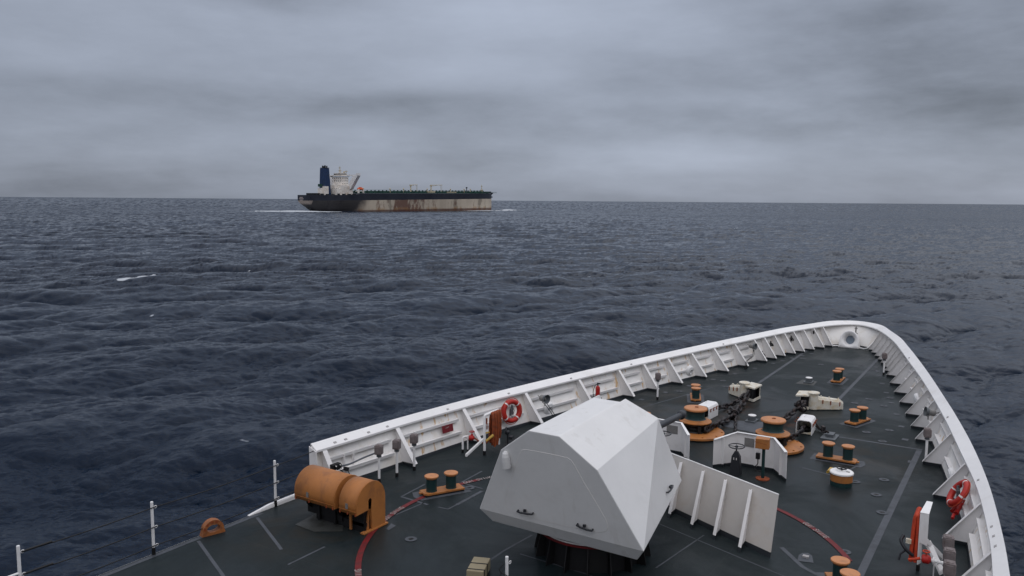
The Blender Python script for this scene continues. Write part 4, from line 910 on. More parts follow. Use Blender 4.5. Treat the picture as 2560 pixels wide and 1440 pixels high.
mb = MB(); mb.cyl((.08, -.27, .58), (.08, -.27, .64), .012); mb.torus((.08, -.27, .65), (0, 0, 1), .07, .012, 18, 6); mb.box((.08, -.27, .65), (.13, .015, .01)); mb.build('handwheel', M['red'], t)
mb = MB(); mb.tube(dense([(.1, -.33, .47), (.2, -.45, .36), (.3, -.58, .30), (.45, -.62, .36)], 6), .022); mb.build('hose_tail', M['hose'], t)
# dark valve cluster right of the rack
mb = MB(); mb.sph((19.45, 5.38, .45), .08); mb.cyl((19.45, 5.36, .1), (19.45, 5.36, .6), .025); mb.box((19.55, 5.30, .28), (.18, .1, .08), .3); mb.torus((19.4, 5.36, .52), (.3, -.9, .2), .09, .02, 16, 6)
tag(mb.build('valve_cluster', M['gun'], loc=(19.45, 5.36, .1)), 'dark valve fitting on the deck just right of the port hose rack', 'valve')
# starboard hose station
t = thing('hose_rack', 'white angle-iron rack with a red hose hung on it near the lower right bulwark', 'hose rack', (17.35, -5.86, 0))
mb = MB(); mb.box((0, 0, .06), (.10, .06, .13)); mb.build('foot', M['black'], t)
mb = MB(); mb.extr([(-.03, .02, .12), (.12, -.02, .12), (.12, -.02, .62), (.60, -.04, .70), (.60, -.04, 1.24), (-.03, .02, 1.20)], (0, -.02, 0))
mb.extr([(-.03, .02, .60), (-.03, .02, 1.20), (-.04, -.14, 1.20), (-.04, -.14, .55)], (.012, 0, 0)); mb.extr([(-.04, .02, 1.20), (.60, -.03, 1.24), (.60, -.14, 1.24), (-.04, -.14, 1.20)], (0, 0, .012)); mb.build('frame', M['white'], t)
mb = MB(); mb.extr([(0.0, -.02, .60), (.02, -.12, .60), (.50, -.52, .02), (.46, -.42, .02)], (0, 0, .10)); mb.extr([(.12, -.10, .50), (.16, -.18, .52), (-.1, -.46, .1), (-.16, -.40, .06)], (.02, 0, .08)); mb.extr([(-.18, -.30, .0), (-.1, -.30, .0), (-.1, -.3, .3), (-.18, -.3, .3)], (0, .02, 0)); mb.build('brace', M['white'], t)
mb = MB()
for k in range(6):
    xx = -.02 + .085 * k; lo = .12 + .04 * k + random.uniform(0, .1)
    mb.tube(dense([(xx, .14, lo), (xx, .13, .6), (xx + .02, .11, 1.04), (xx + .03, .07, 1.12), (xx + .03, .05, 1.0), (xx + .02, .055, .5), (xx, .06, lo)], 6), .036, 8)
mb.build('hose', M['hosered'], t)
mb = MB(); mb.box((-.05, .19, .58), (.06, .10, .09)); mb.build('tag_plate', M['cream'], t)
mb = MB(); mb.tube(dense([(-.05, .10, .3), (-.08, .24, .42), (-.03, .33, .55), (.05, .30, .64)], 5), .035); mb.tube([(-.05, .22, .40), (-.1, .32, .30), (-.14, .34, .18)], .022); mb.build('nozzle', M['gun'], t)
t = thing('fire_hydrant', 'red hydrant valve on a white pipe beside the starboard hose rack', 'hydrant', (17.0, -6.02, 0))
mb = MB(); mb.lathe([(.05, 0), (.085, .02), (.09, .12), (.05, .17)], (0, .08, .40), (.1, -1, .05), 18); mb.build('valve_body', M['red'], t)
mb = MB(); mb.tube([(0, -.08, .41), (0, -.35, .40), (.03, -.40, .34), (.03, -.40, 0)], .034, 10); mb.lathe([(.07, 0), (.07, .02)], (0, -.12, .405), (0, -1, 0), 16); mb.lathe([(.06, 0), (.06, .02)], (0, -.2, .405), (0, -1, 0), 16); mb.build('pipework', M['white'], t)
mb = MB(); mb.cyl((-.02, .0, .45), (-.02, .0, .56), .015); mb.torus((-.02, 0, .57), (0, 0, 1), .06, .012, 16, 6); mb.tube(dense([(0, .1, .40), (-.02, .2, .36), (0, .3, .32)], 5), .03); mb.build('handwheel', M['hosered'], t)

# ------------------------------------------------------------------ reel covers
rc = thing('reel_cover', 'large and small rounded orange covers over a reel at the port deck edge', 'reel cover', (12.65, 5.4, 0))
def hood(y0, y1, R0, zc, zb, n=22):
    """half-round shell: open underneath"""
    P = [(-R0, zb)] + [(-R0 * math.cos(PI * i / n), zc + R0 * math.sin(PI * i / n)) for i in range(n + 1)] + [(R0, zb)]
    mb = MB(); m = len(P); vs = [(a, y0, b) for a, b in P] + [(a, y1, b) for a, b in P]
    mb.add(vs, [(i, i + 1, m + i + 1, m + i) for i in range(m - 1)], True)
    return mb, P
for (y0, y1, nm) in ((-.24, 1.02, 'large_cover'), (-.90, -.38, 'small_cover')):
    mb, P = hood(y0, y1, .455, .68, .50)
    m = len(P)
    for y in (y0, y1):
        if y == -.90: continue
        mb.add([(a, y, b) for a, b in P], [tuple(range(m))])
    if y0 == -.90:
        # face with a slot, forward leg going down to the deck
        ARC = [p for p in P]
        face = [(-.455, .50)] + [p for p in P[1:-1]] + [(.455, .04), (.03, .04), (.00, .50), (.02, .72), (-.005, .76), (-.035, .77), (-.065, .76), (-.09, .72), (-.09, .52)]
        mb.extr([(a, -.90, b) for a, b in face], (0, -.012, 0))
        mb.add([(.455, -.90, .04), (.455, -.36, .04), (.455, -.36, .50), (.455, -.90, .50)], [(0, 1, 2, 3)])
        mb.add([(.03, -.90, .04), (.03, -.86, .04), (.0, -.86, .50), (.0, -.90, .50)], [(0, 1, 2, 3)])
    o = mb.build(nm, M['orange'], rc); sdm = o.modifiers.new('s', 'SOLIDIFY'); sdm.thickness = .006
    rim = MB(); rim.tube([(a * 1.006, y0 + .002, b) for a, b in P], .007, 6); rim.box((-.458, (y0 + y1) / 2, .575), (.008, y1 - y0, .008)); rim.build('rim', M['orange'], o)
for (yy, nm) in ((.60, 'placard'), (-.62, 'placard')):
    mb = MB(); mb.box((-.462, yy, .66), (.006, .07, .12)); mb.build(nm, M['grey'], rc)
for yy in (.98, .55, .0, -.2, -.42, -.65, -.88):
    mb = MB(); mb.box((-.462, yy, .51), (.02, .035, .05)); mb.build('clip', M['hose'], rc)
mb = MB(); mb.lathe([(.36, 0), (.36, .03), (.14, .03), (.14, .95), (.36, .95), (.36, .98)], (0, -.2, .55), (0, 1, 0), 24); mb.box((.10, -.1, .10), (.50, 1.5, .20)); mb.box((.05, .35, .30), (.46, 1.1, .36)); mb.box((.05, -.62, .33), (.40, .40, .40)); mb.box((-.2, .5, .28), (.05, .06, .5)); mb.box((-.2, .0, .28), (.05, .06, .5)); mb.box((.12, .25, .42), (.3, .9, .30)); mb.build('reel_drum_and_fill', M['black'], rc)  # drum and frame, plus black boxes filling the dark underside
mb = MB(); mb.box((.13, -.88, .025), (.78, .12, .03)); mb.box((.22, -.62, .022), (.5, .45, .02)); mb.hexa([(-.1, -.86, .03), (-.02, -.86, .03), (-.02, -.80, .03), (-.1, -.80, .03), (-.02, -.86, .5), (.0, -.86, .5), (.0, -.8, .5), (-.02, -.8, .5)]); mb.box((-.22, -.5, .28), (.04, .05, .5)); mb.build('base_frame', M['orange'], rc)

# roller chock at the deck edge
t = thing('deck_edge_chock', 'small rusty orange arched chock on the port deck edge between the white posts', 'chock', (10.62, 7.28, 0), R(-16))
mb = MB(); L_, n_ = .24, 14
outp = [(-L_ - .02, 0)] + [(-L_ * math.cos(PI * i / n_) * .95, .10 + .23 * math.sin(PI * i / n_)) for i in range(n_ + 1)] + [(L_ + .02, 0)]
inp = [(.15 * math.cos(PI * i / n_), .11 + .12 * math.sin(PI * i / n_)) for i in range(n_ + 1)]
no, ni = len(outp), len(inp)
for y in (-.07, .07):
    pass
ringo = resample(outp, 40); cx_ = 0
ri = [(.145 * math.cos(math.atan2(b - .13, a)), .14 + .085 * math.sin(math.atan2(b - .13, a))) for a, b in ringo]
vs = [(a, -.08, b) for a, b in ringo] + [(a, .08, b) for a, b in ringo] + [(a, -.08, b) for a, b in ri] + [(a, .08, b) for a, b in ri]; n_ = 40; fs = []
for i in range(n_):
    j = (i + 1) % n_; fs += [(i, j, n_ + j, n_ + i), (2 * n_ + i, 3 * n_ + i, 3 * n_ + j, 2 * n_ + j), (i, 2 * n_ + i, 2 * n_ + j, j), (n_ + i, n_ + j, 3 * n_ + j, 3 * n_ + i)]
mb.add(vs, fs); mb.build('casting', M['rustorange'], t)
mb = MB(); [mb.box((-.2 * math.cos(a), -.081, .12 + .17 * math.sin(a)), (.06, .006, .05), 0, a - PI / 2) for a in (.25, .85, 1.4, 1.9)]; mb.build('pockets', M['hose'], t)

# ------------------------------------------------------------------ railing posts and wires
def post(x, y, h, lab, loops=(1, -1), ang=0, grp='white railing posts on the deck edge', top=None):
    t = thing('railing_post', lab, 'post', (x, y, 0), ang, group=grp)
    mb = MB(); mb.cyl((0, 0, 0), (0, 0, .16), .036, n=14); mb.build('socket', M['black'], t)
    mb = MB(); mb.lathe([(.030, .16), (.030, h - .01), (.026, h)], n=16); mb.build('tube', M['white'], t)
    for z in (h - .12, h - .54, h - .93):
        if z > .1: mb = MB(); mb.torus((0.055, -.03, z), (.2, 1, .2), .028, .008, 12, 6); mb.build('wire_eye', M['white'], t)
    return t
P1 = (9.28, 7.38); P2 = (12.45, 7.38); P3 = (6.72, 7.42)
post(*P1, 1.13, 'second white railing post from the left, at the port deck edge')
post(*P2, 1.13, 'white railing post just left of the orange reel covers')
post(*P3, 1.13, 'white railing post in the lower left corner')
pm = post(11.27, 0.0, 1.10, 'white post with a drooping black wire at the bottom edge in front of the turret', grp='free-standing posts')
for i, (z, nm) in enumerate(((1.01, 'top'), (.59, 'middle'), (.20, 'lowest'))):
    a, b, c, d = Vector((P3[0] + .05, P3[1] - .03, z)), Vector((P1[0] + .05, P1[1] - .03, z)), Vector((P2[0] + .05, P2[1] - .03, z)), Vector((13.66, 7.36, z + .03))
    def sag(p, q, s_): return [p.lerp(q, u) - Vector((0, 0, s_ * 4 * u * (1 - u))) for u in np.linspace(0, 1, 9)]
    mb = MB(); mb.tube(sag(a, b, .03) + sag(b, c, .035)[1:] + sag(c, d, .01)[1:], .0115, 6)
    if i < 2: mb.cyl(a, a.lerp(b, .2), .022, n=8)
    tag(mb.build('railing_wire', M['cable'], loc=a), '%s black safety wire strung between the port railing posts' % nm, 'wire', 'safety wires along the port deck edge')
mb = MB(); mb.cyl((6.70, 7.42, .62), (6.2, 7.46, .60), .024, n=12); tag(mb.build('railing_bar', M['white'], loc=(6.5, 7.4, .6)), 'short white crossbar joined to the lower left railing post', 'bar')
mb = MB(); mb.tube(dense([(11.22, .03, .98), (11.15, .06, .86), (11.3, -.25, .70), (11.6, -.9, .50), (12.0, -1.9, .45), (12.2, -3.0, .6)], 6), .010); mb.tube(dense([(11.2, .04, .86), (11.0, .1, .6), (10.8, .2, .45)], 5), .010); tag(mb.build('drooping_wire', M['cable'], loc=(11.3, 0, .9)), 'black wire drooping from the lone white post below the turret', 'wire')
mb = MB(); mb.sph((5.55, 7.85, .35), .62, 20, (1.0, .5, 1.25)); tag(mb.build('dark_object', M['black'], loc=(5.6, 7.8, .3)), 'black rounded object cut off at the lower left corner', 'bundle')  # stands for an unidentified dark shape at the edge
t = thing('storage_box', 'beige strapped box lying at the bottom edge in front of the turret', 'box', (12.25, 1.30, 0), R(22))
mb = MB(); mb.box((0, 0, .13), (.62, .34, .22)); mb.build('body', M['beige'], t, bevel=.015)
mb = MB(); mb.box((.02, 0, .13), (.03, .352, .232)); mb.box((-.24, 0, .13), (.03, .352, .232)); mb.build('straps', M['black'], t)

# small white square plug set in the starboard deck pad
mb = MB(); mb.box((16.68, -3.85, .025), (.09, .12, .035)); tag(mb.build('deck_plug', M['conduit2'], loc=(16.68, -3.85, 0)), 'small white square deck plug on a grey patch right of the breakwater', 'deck fitting')

# ------------------------------------------------------------------ superstructure behind the camera
ss = thing('superstructure', 'white bridge superstructure of the near ship', 'superstructure', (-3, 0, 0))
mb = MB(); mb.box((-5.0, 0, 2.2), (10, 14.2, 4.4)); mb.box((-5.6, 0, 6.0), (8.6, 13.0, 3.1)); mb.build('wall', M['white'], ss)
for k in range(9):
    mb = MB(); mb.box((-1.285, -5.6 + 1.4 * k, 6.5), (.03, 1.05, .8)); mb.build('window', M['glassd'], ss)

# ------------------------------------------------------------------ distant tanker
TH = R(50); ef = Vector((.83882, .54440, 0)); er = Vector((.54440, -.83882, 0)); hd = er * math.cos(TH) + ef * math.sin(TH)
tk = thing('oil_tanker', 'long rusty oil tanker with a dark blue funnel and white bridge on the horizon', 'ship', (630.8, 673.8, SEA), math.atan2(hd.y, hd.x))
tk.rotation_euler = (0, R(-.6), math.atan2(hd.y, hd.x))
LB, B2 = 300., 29.
def beam(x, z):   # half breadth at station x, height z
    deck = B2 * min(1, .40 + .60 * (max(0, x) / 62) ** .75) if x < 62 else B2
    if x > 262: deck = B2 * (1 - ((x - 262) / (LB + 2 - 262)) ** 2.2 * .985)
    wl = deck
    if x < 62:   # the run: sides tuck in under the counter
        u = max(0, x) / 62; wl = B2 * (max(0.02, u ** .72)) if u < 1 else B2; wl = min(wl, deck)
    k = min(1, max(0, z / 11.5)); k = k ** .8
    return wl + (deck - wl) * k
def shear(x): return 20.2 if x > 58 else (18.3 if x < 46 else 18.3 + 1.9 * (x - 46) / 12)
xs = [-6, -5.5, -2, 2, 6, 12, 20, 30, 40, 46, 58, 70, 85, 100, 130, 160, 200, 235, 262, 272, 280, 287, 293, 297, 300.5]
zs = [-8, 0, 3, 6, 9, 12, 15, None]
mb = MB(); vs = []
for x in xs:
    for s_ in (1, -1):
        for z in zs:
            zz_ = shear(x) if z is None else z
            if x > 285: zz_ = zz_ if z is not None else zz_ + (x - 285) / 15 * 1.2
            xx = x
            if x < 12 and zz_ < 10: xx = x + (10 - zz_) * (1.2 if zz_ > 4 else 1.3)   # counter stern
            if x > 293: xx = x + (max(0, zz_ - 11) * .55 * (x - 293) / 7.5)
            b_ = beam(max(xx, 0), zz_) if x > -5.8 else beam(0, zz_) * .92
            vs.append((xx, s_ * b_, zz_))
nz_ = len(zs); fs = []
for i in range(len(xs) - 1):
    for s_ in range(2):
        for k in range(nz_ - 1):
            a = i * 2 * nz_ + s_ * nz_ + k; b = a + 2 * nz_; fs.append((a, b, b + 1, a + 1))
    a = i * 2 * nz_ + nz_ - 1; b = a + 2 * nz_; fs.append((a, b, b + nz_, a + nz_))
for i in (0, len(xs) - 1):
    for k in range(nz_ - 1):
        a = i * 2 * nz_ + k; fs.append((a, a + 1, a + 1 + nz_, a + nz_))
mb.add(vs, fs); hull = mb.build('hull', M['thull'], tk)
mb = MB(); mb.box((-6.05, 4, 15.6), (.1, 6.0, .9)); mb.box((-6.05, 4, 14.0), (.1, 8.5, .9)); mb.box((-6.05, 4, 12.6), (.1, 5.0, .8)); mb.build('stern_lettering', M['letter'], hull)
mb = MB(); mb.hexa([(3, -1.2, -2), (9, -1.2, -2), (9, 1.2, -2), (3, 1.2, -2), (2, -1.2, 5.2), (8, -1.2, 5.2), (8, 1.2, 5.2), (2, 1.2, 5.2)]); mb.build('rudder', M['cream'], tk)
mb = MB()
for x in np.arange(-4, 46, 6.2): mb.box((x, -beam(max(x, 0), 18) + 1.2, 18.9), (random.uniform(2.5, 4.5), 1.4, random.uniform(.8, 2.0)))
for x in np.arange(0, 22, 5): mb.box((x, random.uniform(-3, 6), 19.3), (3.2, 4, 2.2))
mb.build('mooring_winches', M['tdark'], tk)
# superstructure
hs = []
mb = MB(); mb.box((39.5, -3.5, 23.8), (11, 20, 11.2)); mb.box((47.5, -9, 23.2), (9, 10, 9.8)); mb.box((33.0, -6, 21.8), (6, 16, 7.4)); ac = mb.build('deckhouse', M['twhite'], tk)
mb = MB(); mb.box((45, 0, 33.0), (10.5, 17, 11.4)); mb.box((44.5, 0, 40.1), (12.5, 19, .7)); mb.box((45, -.5, 41.8), (8.5, 13, 2.8)); tw = mb.build('tower', M['twhite'], tk)
mb = MB()
for zz_ in (25.8, 34.2, 37.2):
    for yy in np.arange(-7.5, 8, 3.7):
        mb.box((39.69 if zz_ > 29 else 33.94, yy - (0 if zz_ > 29 else 3), zz_), (.12, 1.0, .9))
for zz_ in (31.2, 34.2, 37.2):
    for xx in (41.5, 44, 46.5, 49): mb.box((xx, -8.55, zz_), (.7, .12, .7))
mb.build('window', M['glassd'], tw)
mb = MB(); mb.box((40.6, -.5, 42.0), (.2, 12.6, 1.1)); mb.box((45, -7.06, 42.0), (8, .12, 1.1)); mb.build('bridge_window', M['glassd'], tw)
mb = MB(); mb.box((38.2, 0, 39.6), (.3, 19, .6)); mb.box((44.5, -9.6, 39.6), (12.6, .3, .5)); mb.build('painted_deck_shadow', M['tdark'], tw)  # dark strips painted in for the shade under the bridge deck
for s_ in (-1, 1):
    mb = MB(); mb.box((49, s_ * 19.2, 40.6), (3.4, 19.2, 1.5)); mb.box((49, s_ * 27.8, 41.4), (4.2, 2.8, 2.8))
    mb.hexa([(46.8, s_ * 9, 25), (51.2, s_ * 9, 25), (51.2, s_ * 16, 25), (46.8, s_ * 16, 25), (46.8, s_ * 20.5, 39.9), (51.2, s_ * 20.5, 39.9), (51.2, s_ * 29.0, 39.9), (46.8, s_ * 29.0, 39.9)]); mb.build('bridge_wing', M['twing'], tk)
mb = MB(); mb.cyl((45, 0, 43), (45, 0, 51), .55, .25, 8); mb.box((45, 0, 46.3), (.5, 7, .35)); mb.box((45, 0, 48.8), (.5, 4.2, .3)); mb.cyl((45, -2.5, 43), (45, -1, 47), .2, n=6); mb.cyl((45, 2.5, 43), (45, 1, 47), .2, n=6); mb.box((44.6, -.2, 49.9), (.6, 3.4, .35)); mb.box((47, -5, 44.3), (1.6, 1.6, 1.6)); mb.cyl((47.6, -8, 43), (47.6, -8, 46.4), .3, n=6); mb.box((47.6, -8, 45), (2.4, 2.6, .8)); mb.build('radar_mast', M['tcrane'], tk)
# funnel
mb = MB(); mb.hexa([(17.5, -5.2, 18), (28, -5.2, 18), (28, 3.2, 18), (17.5, 3.2, 18), (18.8, -4.0, 48.2), (27.0, -4.0, 48.2), (27.0, 2.4, 48.2), (18.8, 2.4, 48.2)]); fn = mb.build('funnel', M['smoke_blue'], tk, bevel=.4)
mb = MB()
for x, y, h_ in ((20.4, -2.6, 50.6), (22.6, -2.4, 51.4), (24.8, -2.5, 51.0), (21.5, .8, 51.2), (24.6, .8, 51.6)): mb.cyl((x, y, 48), (x, y, h_), .75, n=10)
mb.build('exhaust_pipe', M['tdark'], fn)
mb = MB(); mb.box((23, -1, 48.6), (8.0, 6.4, .6)); mb.build('funnel_top', M['tdark'], fn)
mb = MB(); mb.box((19.5, -6, 23.0), (5, 5, 10)); mb.box((15.5, -2, 22.0), (3, 6, 8)); mb.build('engine_casing', M['twhite'], tk)
mb = MB(); mb.box((14.5, -3, 29), (3.4, 3.4, 3.0)); mb.build('vent_house', M['tdeck'], tk)
# lifeboat
t_ = MB(); t_.sph((0, 0, 0), 1, 16, (4.6, 1.7, 1.6)); t_.v = [(x + 54.5, y - 24, z + 25.2) for x, y, z in t_.v]; lb = t_.build('lifeboat', M['torange'], tk)
mb = MB(); mb.box((54.5, -24, 26.6), (3.0, 1.8, 1.2)); mb.build('canopy', M['torange'], lb)
mb = MB(); mb.box((51, -25, 22.6), (.7, 3, 4.4)); mb.box((58, -25, 22.6), (.7, 3, 4.4)); mb.box((54, -23, 22.4), (10, 2, .5)); mb.build('davit', M['twhite'], tk)
# main deck: pipes, catwalk, deck gear
mb = MB(); mb.box((165, 0, 20.6), (220, 50, .5)); mb.build('main_deck', M['tdeck'], tk)
mb = MB()
for y in (-3.5, -1.2, 1.2, 3.6): mb.cyl((56, y, 22.6), (285, y, 22.8), .55, n=8)
mb.box((168, -8, 24.1), (224, 1.6, .35))
for x in range(60, 284, 6): mb.box((x, -8, 22.4), (.5, 1.6, 3.4)); mb.box((x, 0, 21.7), (.5, 9, 1.6))
mb.build('pipeline', M['tdeck'], tk)
mb = MB()
for x in np.arange(62, 288, 2.4): mb.box((x, -27.9, 21.1), (.16, .16, 1.8))
mb.box((175, -27.9, 22.0), (226, .16, .16)); mb.box((175, -27.9, 21.3), (226, .12, .12)); mb.build('guard_rail', M['tdeck'], tk)
mb = MB()
for x in range(66, 286, 9): mb.box((x + random.uniform(-2, 2), random.uniform(-22, -14), 21.6), (random.uniform(1.5, 4), 3, random.uniform(1, 2.2)))
mb.build('deck_gear', M['tdeck'], tk)
mb = MB()
for x in (69, 110, 132, 172, 214, 240, 252): mb.cyl((x, -12, 21), (x, -12, 25.6), .5, n=8); mb.sph((x, -12, 25.6), .9, 8)
mb.build('tank_vent', M['tcrane'], tk)
def tcrane(x, y, dirx):
    mb = MB(); mb.cyl((x, y, 21), (x, y, 29.5), .9, .7, 10); mb.box((x, y, 30), (2.2, 2.2, 1.8)); mb.cyl((x, y, 30.6), (x + dirx[0], y + dirx[1], 30.9), .35, n=8); mb.cyl((x, y, 29.0), (x + dirx[0] * .5, y + dirx[1] * .5, 30.4), .2, n=6)
    mb.cyl((x + dirx[0] * .96, y + dirx[1] * .96, 30.8), (x + dirx[0] * .96, y + dirx[1] * .96, 21.5), .22, n=6); mb.cyl((x + dirx[0] * .82, y + dirx[1] * .82, 30.8), (x + dirx[0] * .9, y + dirx[1] * .9, 21.5), .18, n=6); mb.build('hose_crane', M['tcrane'], tk)
tcrane(143, -13, (14, 3)); tcrane(176, -15, (22, 2))
mb = MB(); mb.box((172, -20, 22.0), (9, 4, 2.4)); mb.box((206, -22, 21.6), (13, 5, 1.7)); mb.build('manifold_tray', M['tcrane'], tk)
mb = MB(); mb.cyl((247, -10, 21), (247, -10, 27.6), .5, n=8); mb.box((247, -10, 27.8), (1.6, 1.6, 1.6)); mb.build('signal_post', M['tdark'], tk)
mb = MB(); mb.cyl((288, 0, 20), (288, 0, 32), .7, .35, 8); mb.box((288, 0, 29.5), (.5, 3.6, .5)); mb.box((288, 0, 23), (2.4, 2.4, 5)); mb.build('foremast', M['tcrane'], tk)
mb = MB(); mb.box((294, -6, 21.8), (9, 4, 2.2)); mb.box((294, 5, 21.8), (9, 4, 2.2)); mb.box((302.5, 0, 21.9), (6, 5, 1.0)); mb.build('windlass', M['tdark'], tk)
mb = MB(); mb.cyl((301.5, -4.5, 18.8), (302.3, -5.6, 15.2), .45, n=8); mb.box((302.3, -5.6, 15.2), (4.2, 1.2, 1.6), .3); mb.box((301.5, -4.5, 18.6), (1.8, 2.4, 2.6)); mb.build('anchor', M['tdark'], tk)

# ------------------------------------------------------------------ sea
def fft_tile(N_, Lt, lam_lo, lam_hi, wdir, seed, peak, spread=2.0):
    r_ = np.random.default_rng(seed); k1 = 2 * PI * np.fft.fftfreq(N_, Lt / N_); KX, KY = np.meshgrid(k1, k1, indexing='ij'); Kk = np.hypot(KX, KY); Kk[0, 0] = 1
    kp = 2 * PI / peak; S = Kk ** -4.0 * np.exp(-1.0 * (kp / Kk) ** 2); cs = (KX * math.cos(wdir) + KY * math.sin(wdir)) / Kk
    D = np.where(cs > 0, np.abs(cs) ** spread, .12 * np.abs(cs) ** spread) + .015
    band = (Kk > 2 * PI / lam_hi) & (Kk <= 2 * PI / lam_lo); A = np.sqrt(S * D * band); A[0, 0] = 0
    ph = r_.normal(size=(N_, N_)) + 1j * r_.normal(size=(N_, N_)); Hh = A * ph
    h_ = np.fft.ifft2(Hh).real * N_ * N_; dx = np.fft.ifft2(-1j * KX / Kk * Hh).real * N_ * N_; dy = np.fft.ifft2(-1j * KY / Kk * Hh).real * N_ * N_
    gx = np.fft.ifft2(1j * KX * Hh).real * N_ * N_; gy = np.fft.ifft2(1j * KY * Hh).real * N_ * N_
    return h_, dx, dy, gx, gy, Lt
def sampler(tile):
    h_, dx, dy, gx, gy, Lt = tile; N_ = h_.shape[0]
    def f(X, Y):
        u = (X / Lt * N_) % N_; v = (Y / Lt * N_) % N_; i = np.floor(u).astype(int) % N_; j = np.floor(v).astype(int) % N_; a = u - np.floor(u); b = v - np.floor(v); i2, j2 = (i + 1) % N_, (j + 1) % N_; o = []
        for T in (h_, dx, dy, gx, gy): o.append(T[i, j] * (1 - a) * (1 - b) + T[i2, j] * a * (1 - b) + T[i, j2] * (1 - a) * b + T[i2, j2] * a * b)
        return o
    return f
WD = math.atan2(-ef.y, -ef.x) + R(17)    # waves run toward the camera and a little across
tA = fft_tile(512, 420., 9., 160., WD, 3, 20., 4.5); tB = fft_tile(512, 97., 1.6, 9., WD + R(6), 4, 16., 2.6); tC = fft_tile(512, 17.3, .18, 1.6, WD - R(10), 5, 26., 1.8)
sc0 = .30 / tA[0].std()                  # one amplitude scale keeps the bands of one spectrum in proportion
def norm(t, rms): k = rms / t[0].std(); return tuple(q * k for q in t[:5]) + (t[5],)
tA, tB, tC = norm(tA, .33), norm(tB, .135), norm(tC, .030)
fA, fB, fC = sampler(tA), sampler(tB), sampler(tC)
hcam = CAM.z - SEA
ypx = np.r_[np.linspace(1900, 980, 50), np.linspace(978, 420, 560), np.linspace(419.2, 62, 500), np.linspace(61, 38, 40), np.linspace(37.6, 19.6, 70), np.linspace(19, 10, 16), np.geomspace(9.6, .5, 50)]
rad = hcam * 2006.55 / ypx; rad = np.r_[rad, 90000.]
yaw = math.atan2(ef.y, ef.x)
ang = np.r_[np.radians(np.linspace(-180, -44, 44)), np.radians(np.linspace(-42, 42, 860)), np.radians(np.linspace(44, 180, 44))]
AA, RR = np.meshgrid(ang, rad, indexing='ij'); X = CAM.x + RR * np.cos(yaw - AA); Y = CAM.y + RR * np.sin(yaw - AA)
dr = np.gradient(RR, axis=1)
def fade(lam, k=2.0): return np.clip(2.2 - np.maximum(dr, RR * .0017) * k / lam, 0, 1)
GX = np.zeros_like(X); GY = np.zeros_like(X); Z = np.full_like(X, SEA); DX = np.zeros_like(X); DY = np.zeros_like(X); HA = None
gust = .75 + .5 * (np.sin(X / 230 + 1.3) * np.sin(Y / 310 + .4) * .5 + .5)
for f_, lam, rotd, chop in ((fA, 9., 0, 1.5), (fB, 2.4, R(13), 1.4), (fC, .5, R(-9), .9)):
    c_, s__ = math.cos(rotd), math.sin(rotd); U, V = X * c_ + Y * s__, -X * s__ + Y * c_
    h_, dx, dy, gx, gy = f_(U, V); w_ = fade(lam); g_ = gust if f_ is not fA else 1.0
    Z += h_ * w_ * g_; DX += (dx * c_ - dy * s__) * w_ * chop * g_; DY += (dx * s__ + dy * c_) * w_ * chop * g_
    rw = 1.0 if f_ is fA else (np.clip(1.25 - RR / 3500, .7, 1.2) if f_ is fB else np.clip(1.3 - RR / 300, .12, 1)); gx = gx * rw; gy = gy * rw
    GX += (gx * c_ - gy * s__) * (1 - w_) * g_; GY += (gx * s__ + gy * c_) * (1 - w_) * g_
    if f_ is fA: HA = h_
    if f_ is fB: HB = h_
tgt = np.stack([X + DX, Y + DY, Z], -1)
# foam: rare breaking crests, named wakes of the tanker
# unresolved slopes are kept as a normal: seen at a low angle only faces turned to the viewer show
ux, uy = (CAM.x - X) / RR, (CAM.y - Y) / RR; sv = GX * ux + GY * uy; sl = -GX * uy + GY * ux
graze = hcam / np.maximum(RR, 1); k_ = np.clip(1 - graze * 4, 0, 1); sv2 = -np.abs(sv) * k_ + sv * (1 - k_)
GX, GY = sv2 * ux - sl * uy, sv2 * uy + sl * ux
foam = np.zeros_like(X)
def loc_t(tx, ty):   # tanker-frame coordinates to the world
    a = math.atan2(hd.y, hd.x); return 630.8 + tx * math.cos(a) - ty * math.sin(a), 673.8 + tx * math.sin(a) + ty * math.cos(a)
ca, sa = math.cos(math.atan2(hd.y, hd.x)), math.sin(math.atan2(hd.y, hd.x)); TX = (X - 630.8) * ca + (Y - 673.8) * sa; TY = -(X - 630.8) * sa + (Y - 673.8) * ca
nz = fA(TX * 3.1 + 40, TY * 1.7)[0] / .34 * .45 + fA(TX * 9 + 10, TY * 3.)[0] / .34 * .3
def g2(cx, cy, rx, ry): return np.exp(-((TX - cx) / rx) ** 2 - ((TY - cy) / ry) ** 2)
foam_t = 2.4 * g2(-16, -2, 22, 60) * (TY > -50) + .62 * g2(-52, 6, 16, 30) + .36 * g2(-95, 30, 40, 30) + .9 * g2(12, -24, 22, 12) + 2.2 * g2(262, -35, 40, 11) * (TY < -24) + .9 * g2(304, -8, 8, 14)
ridge = np.exp(-((TY + 20 + (TX - 322) * .5) / 11.0) ** 2) * np.exp(-((TX - 323) / 8.5) ** 2); foam_t += 2.8 * ridge
tgt[..., 2] += 2.4 * ridge + 1.2 * g2(-14, -2, 18, 26) + .6 * g2(262, -36, 36, 8)
foam_t *= np.clip(.85 + .6 * nz, 0, 1.5); foam = np.maximum(foam, np.clip(foam_t * 1.1, 0, 1))
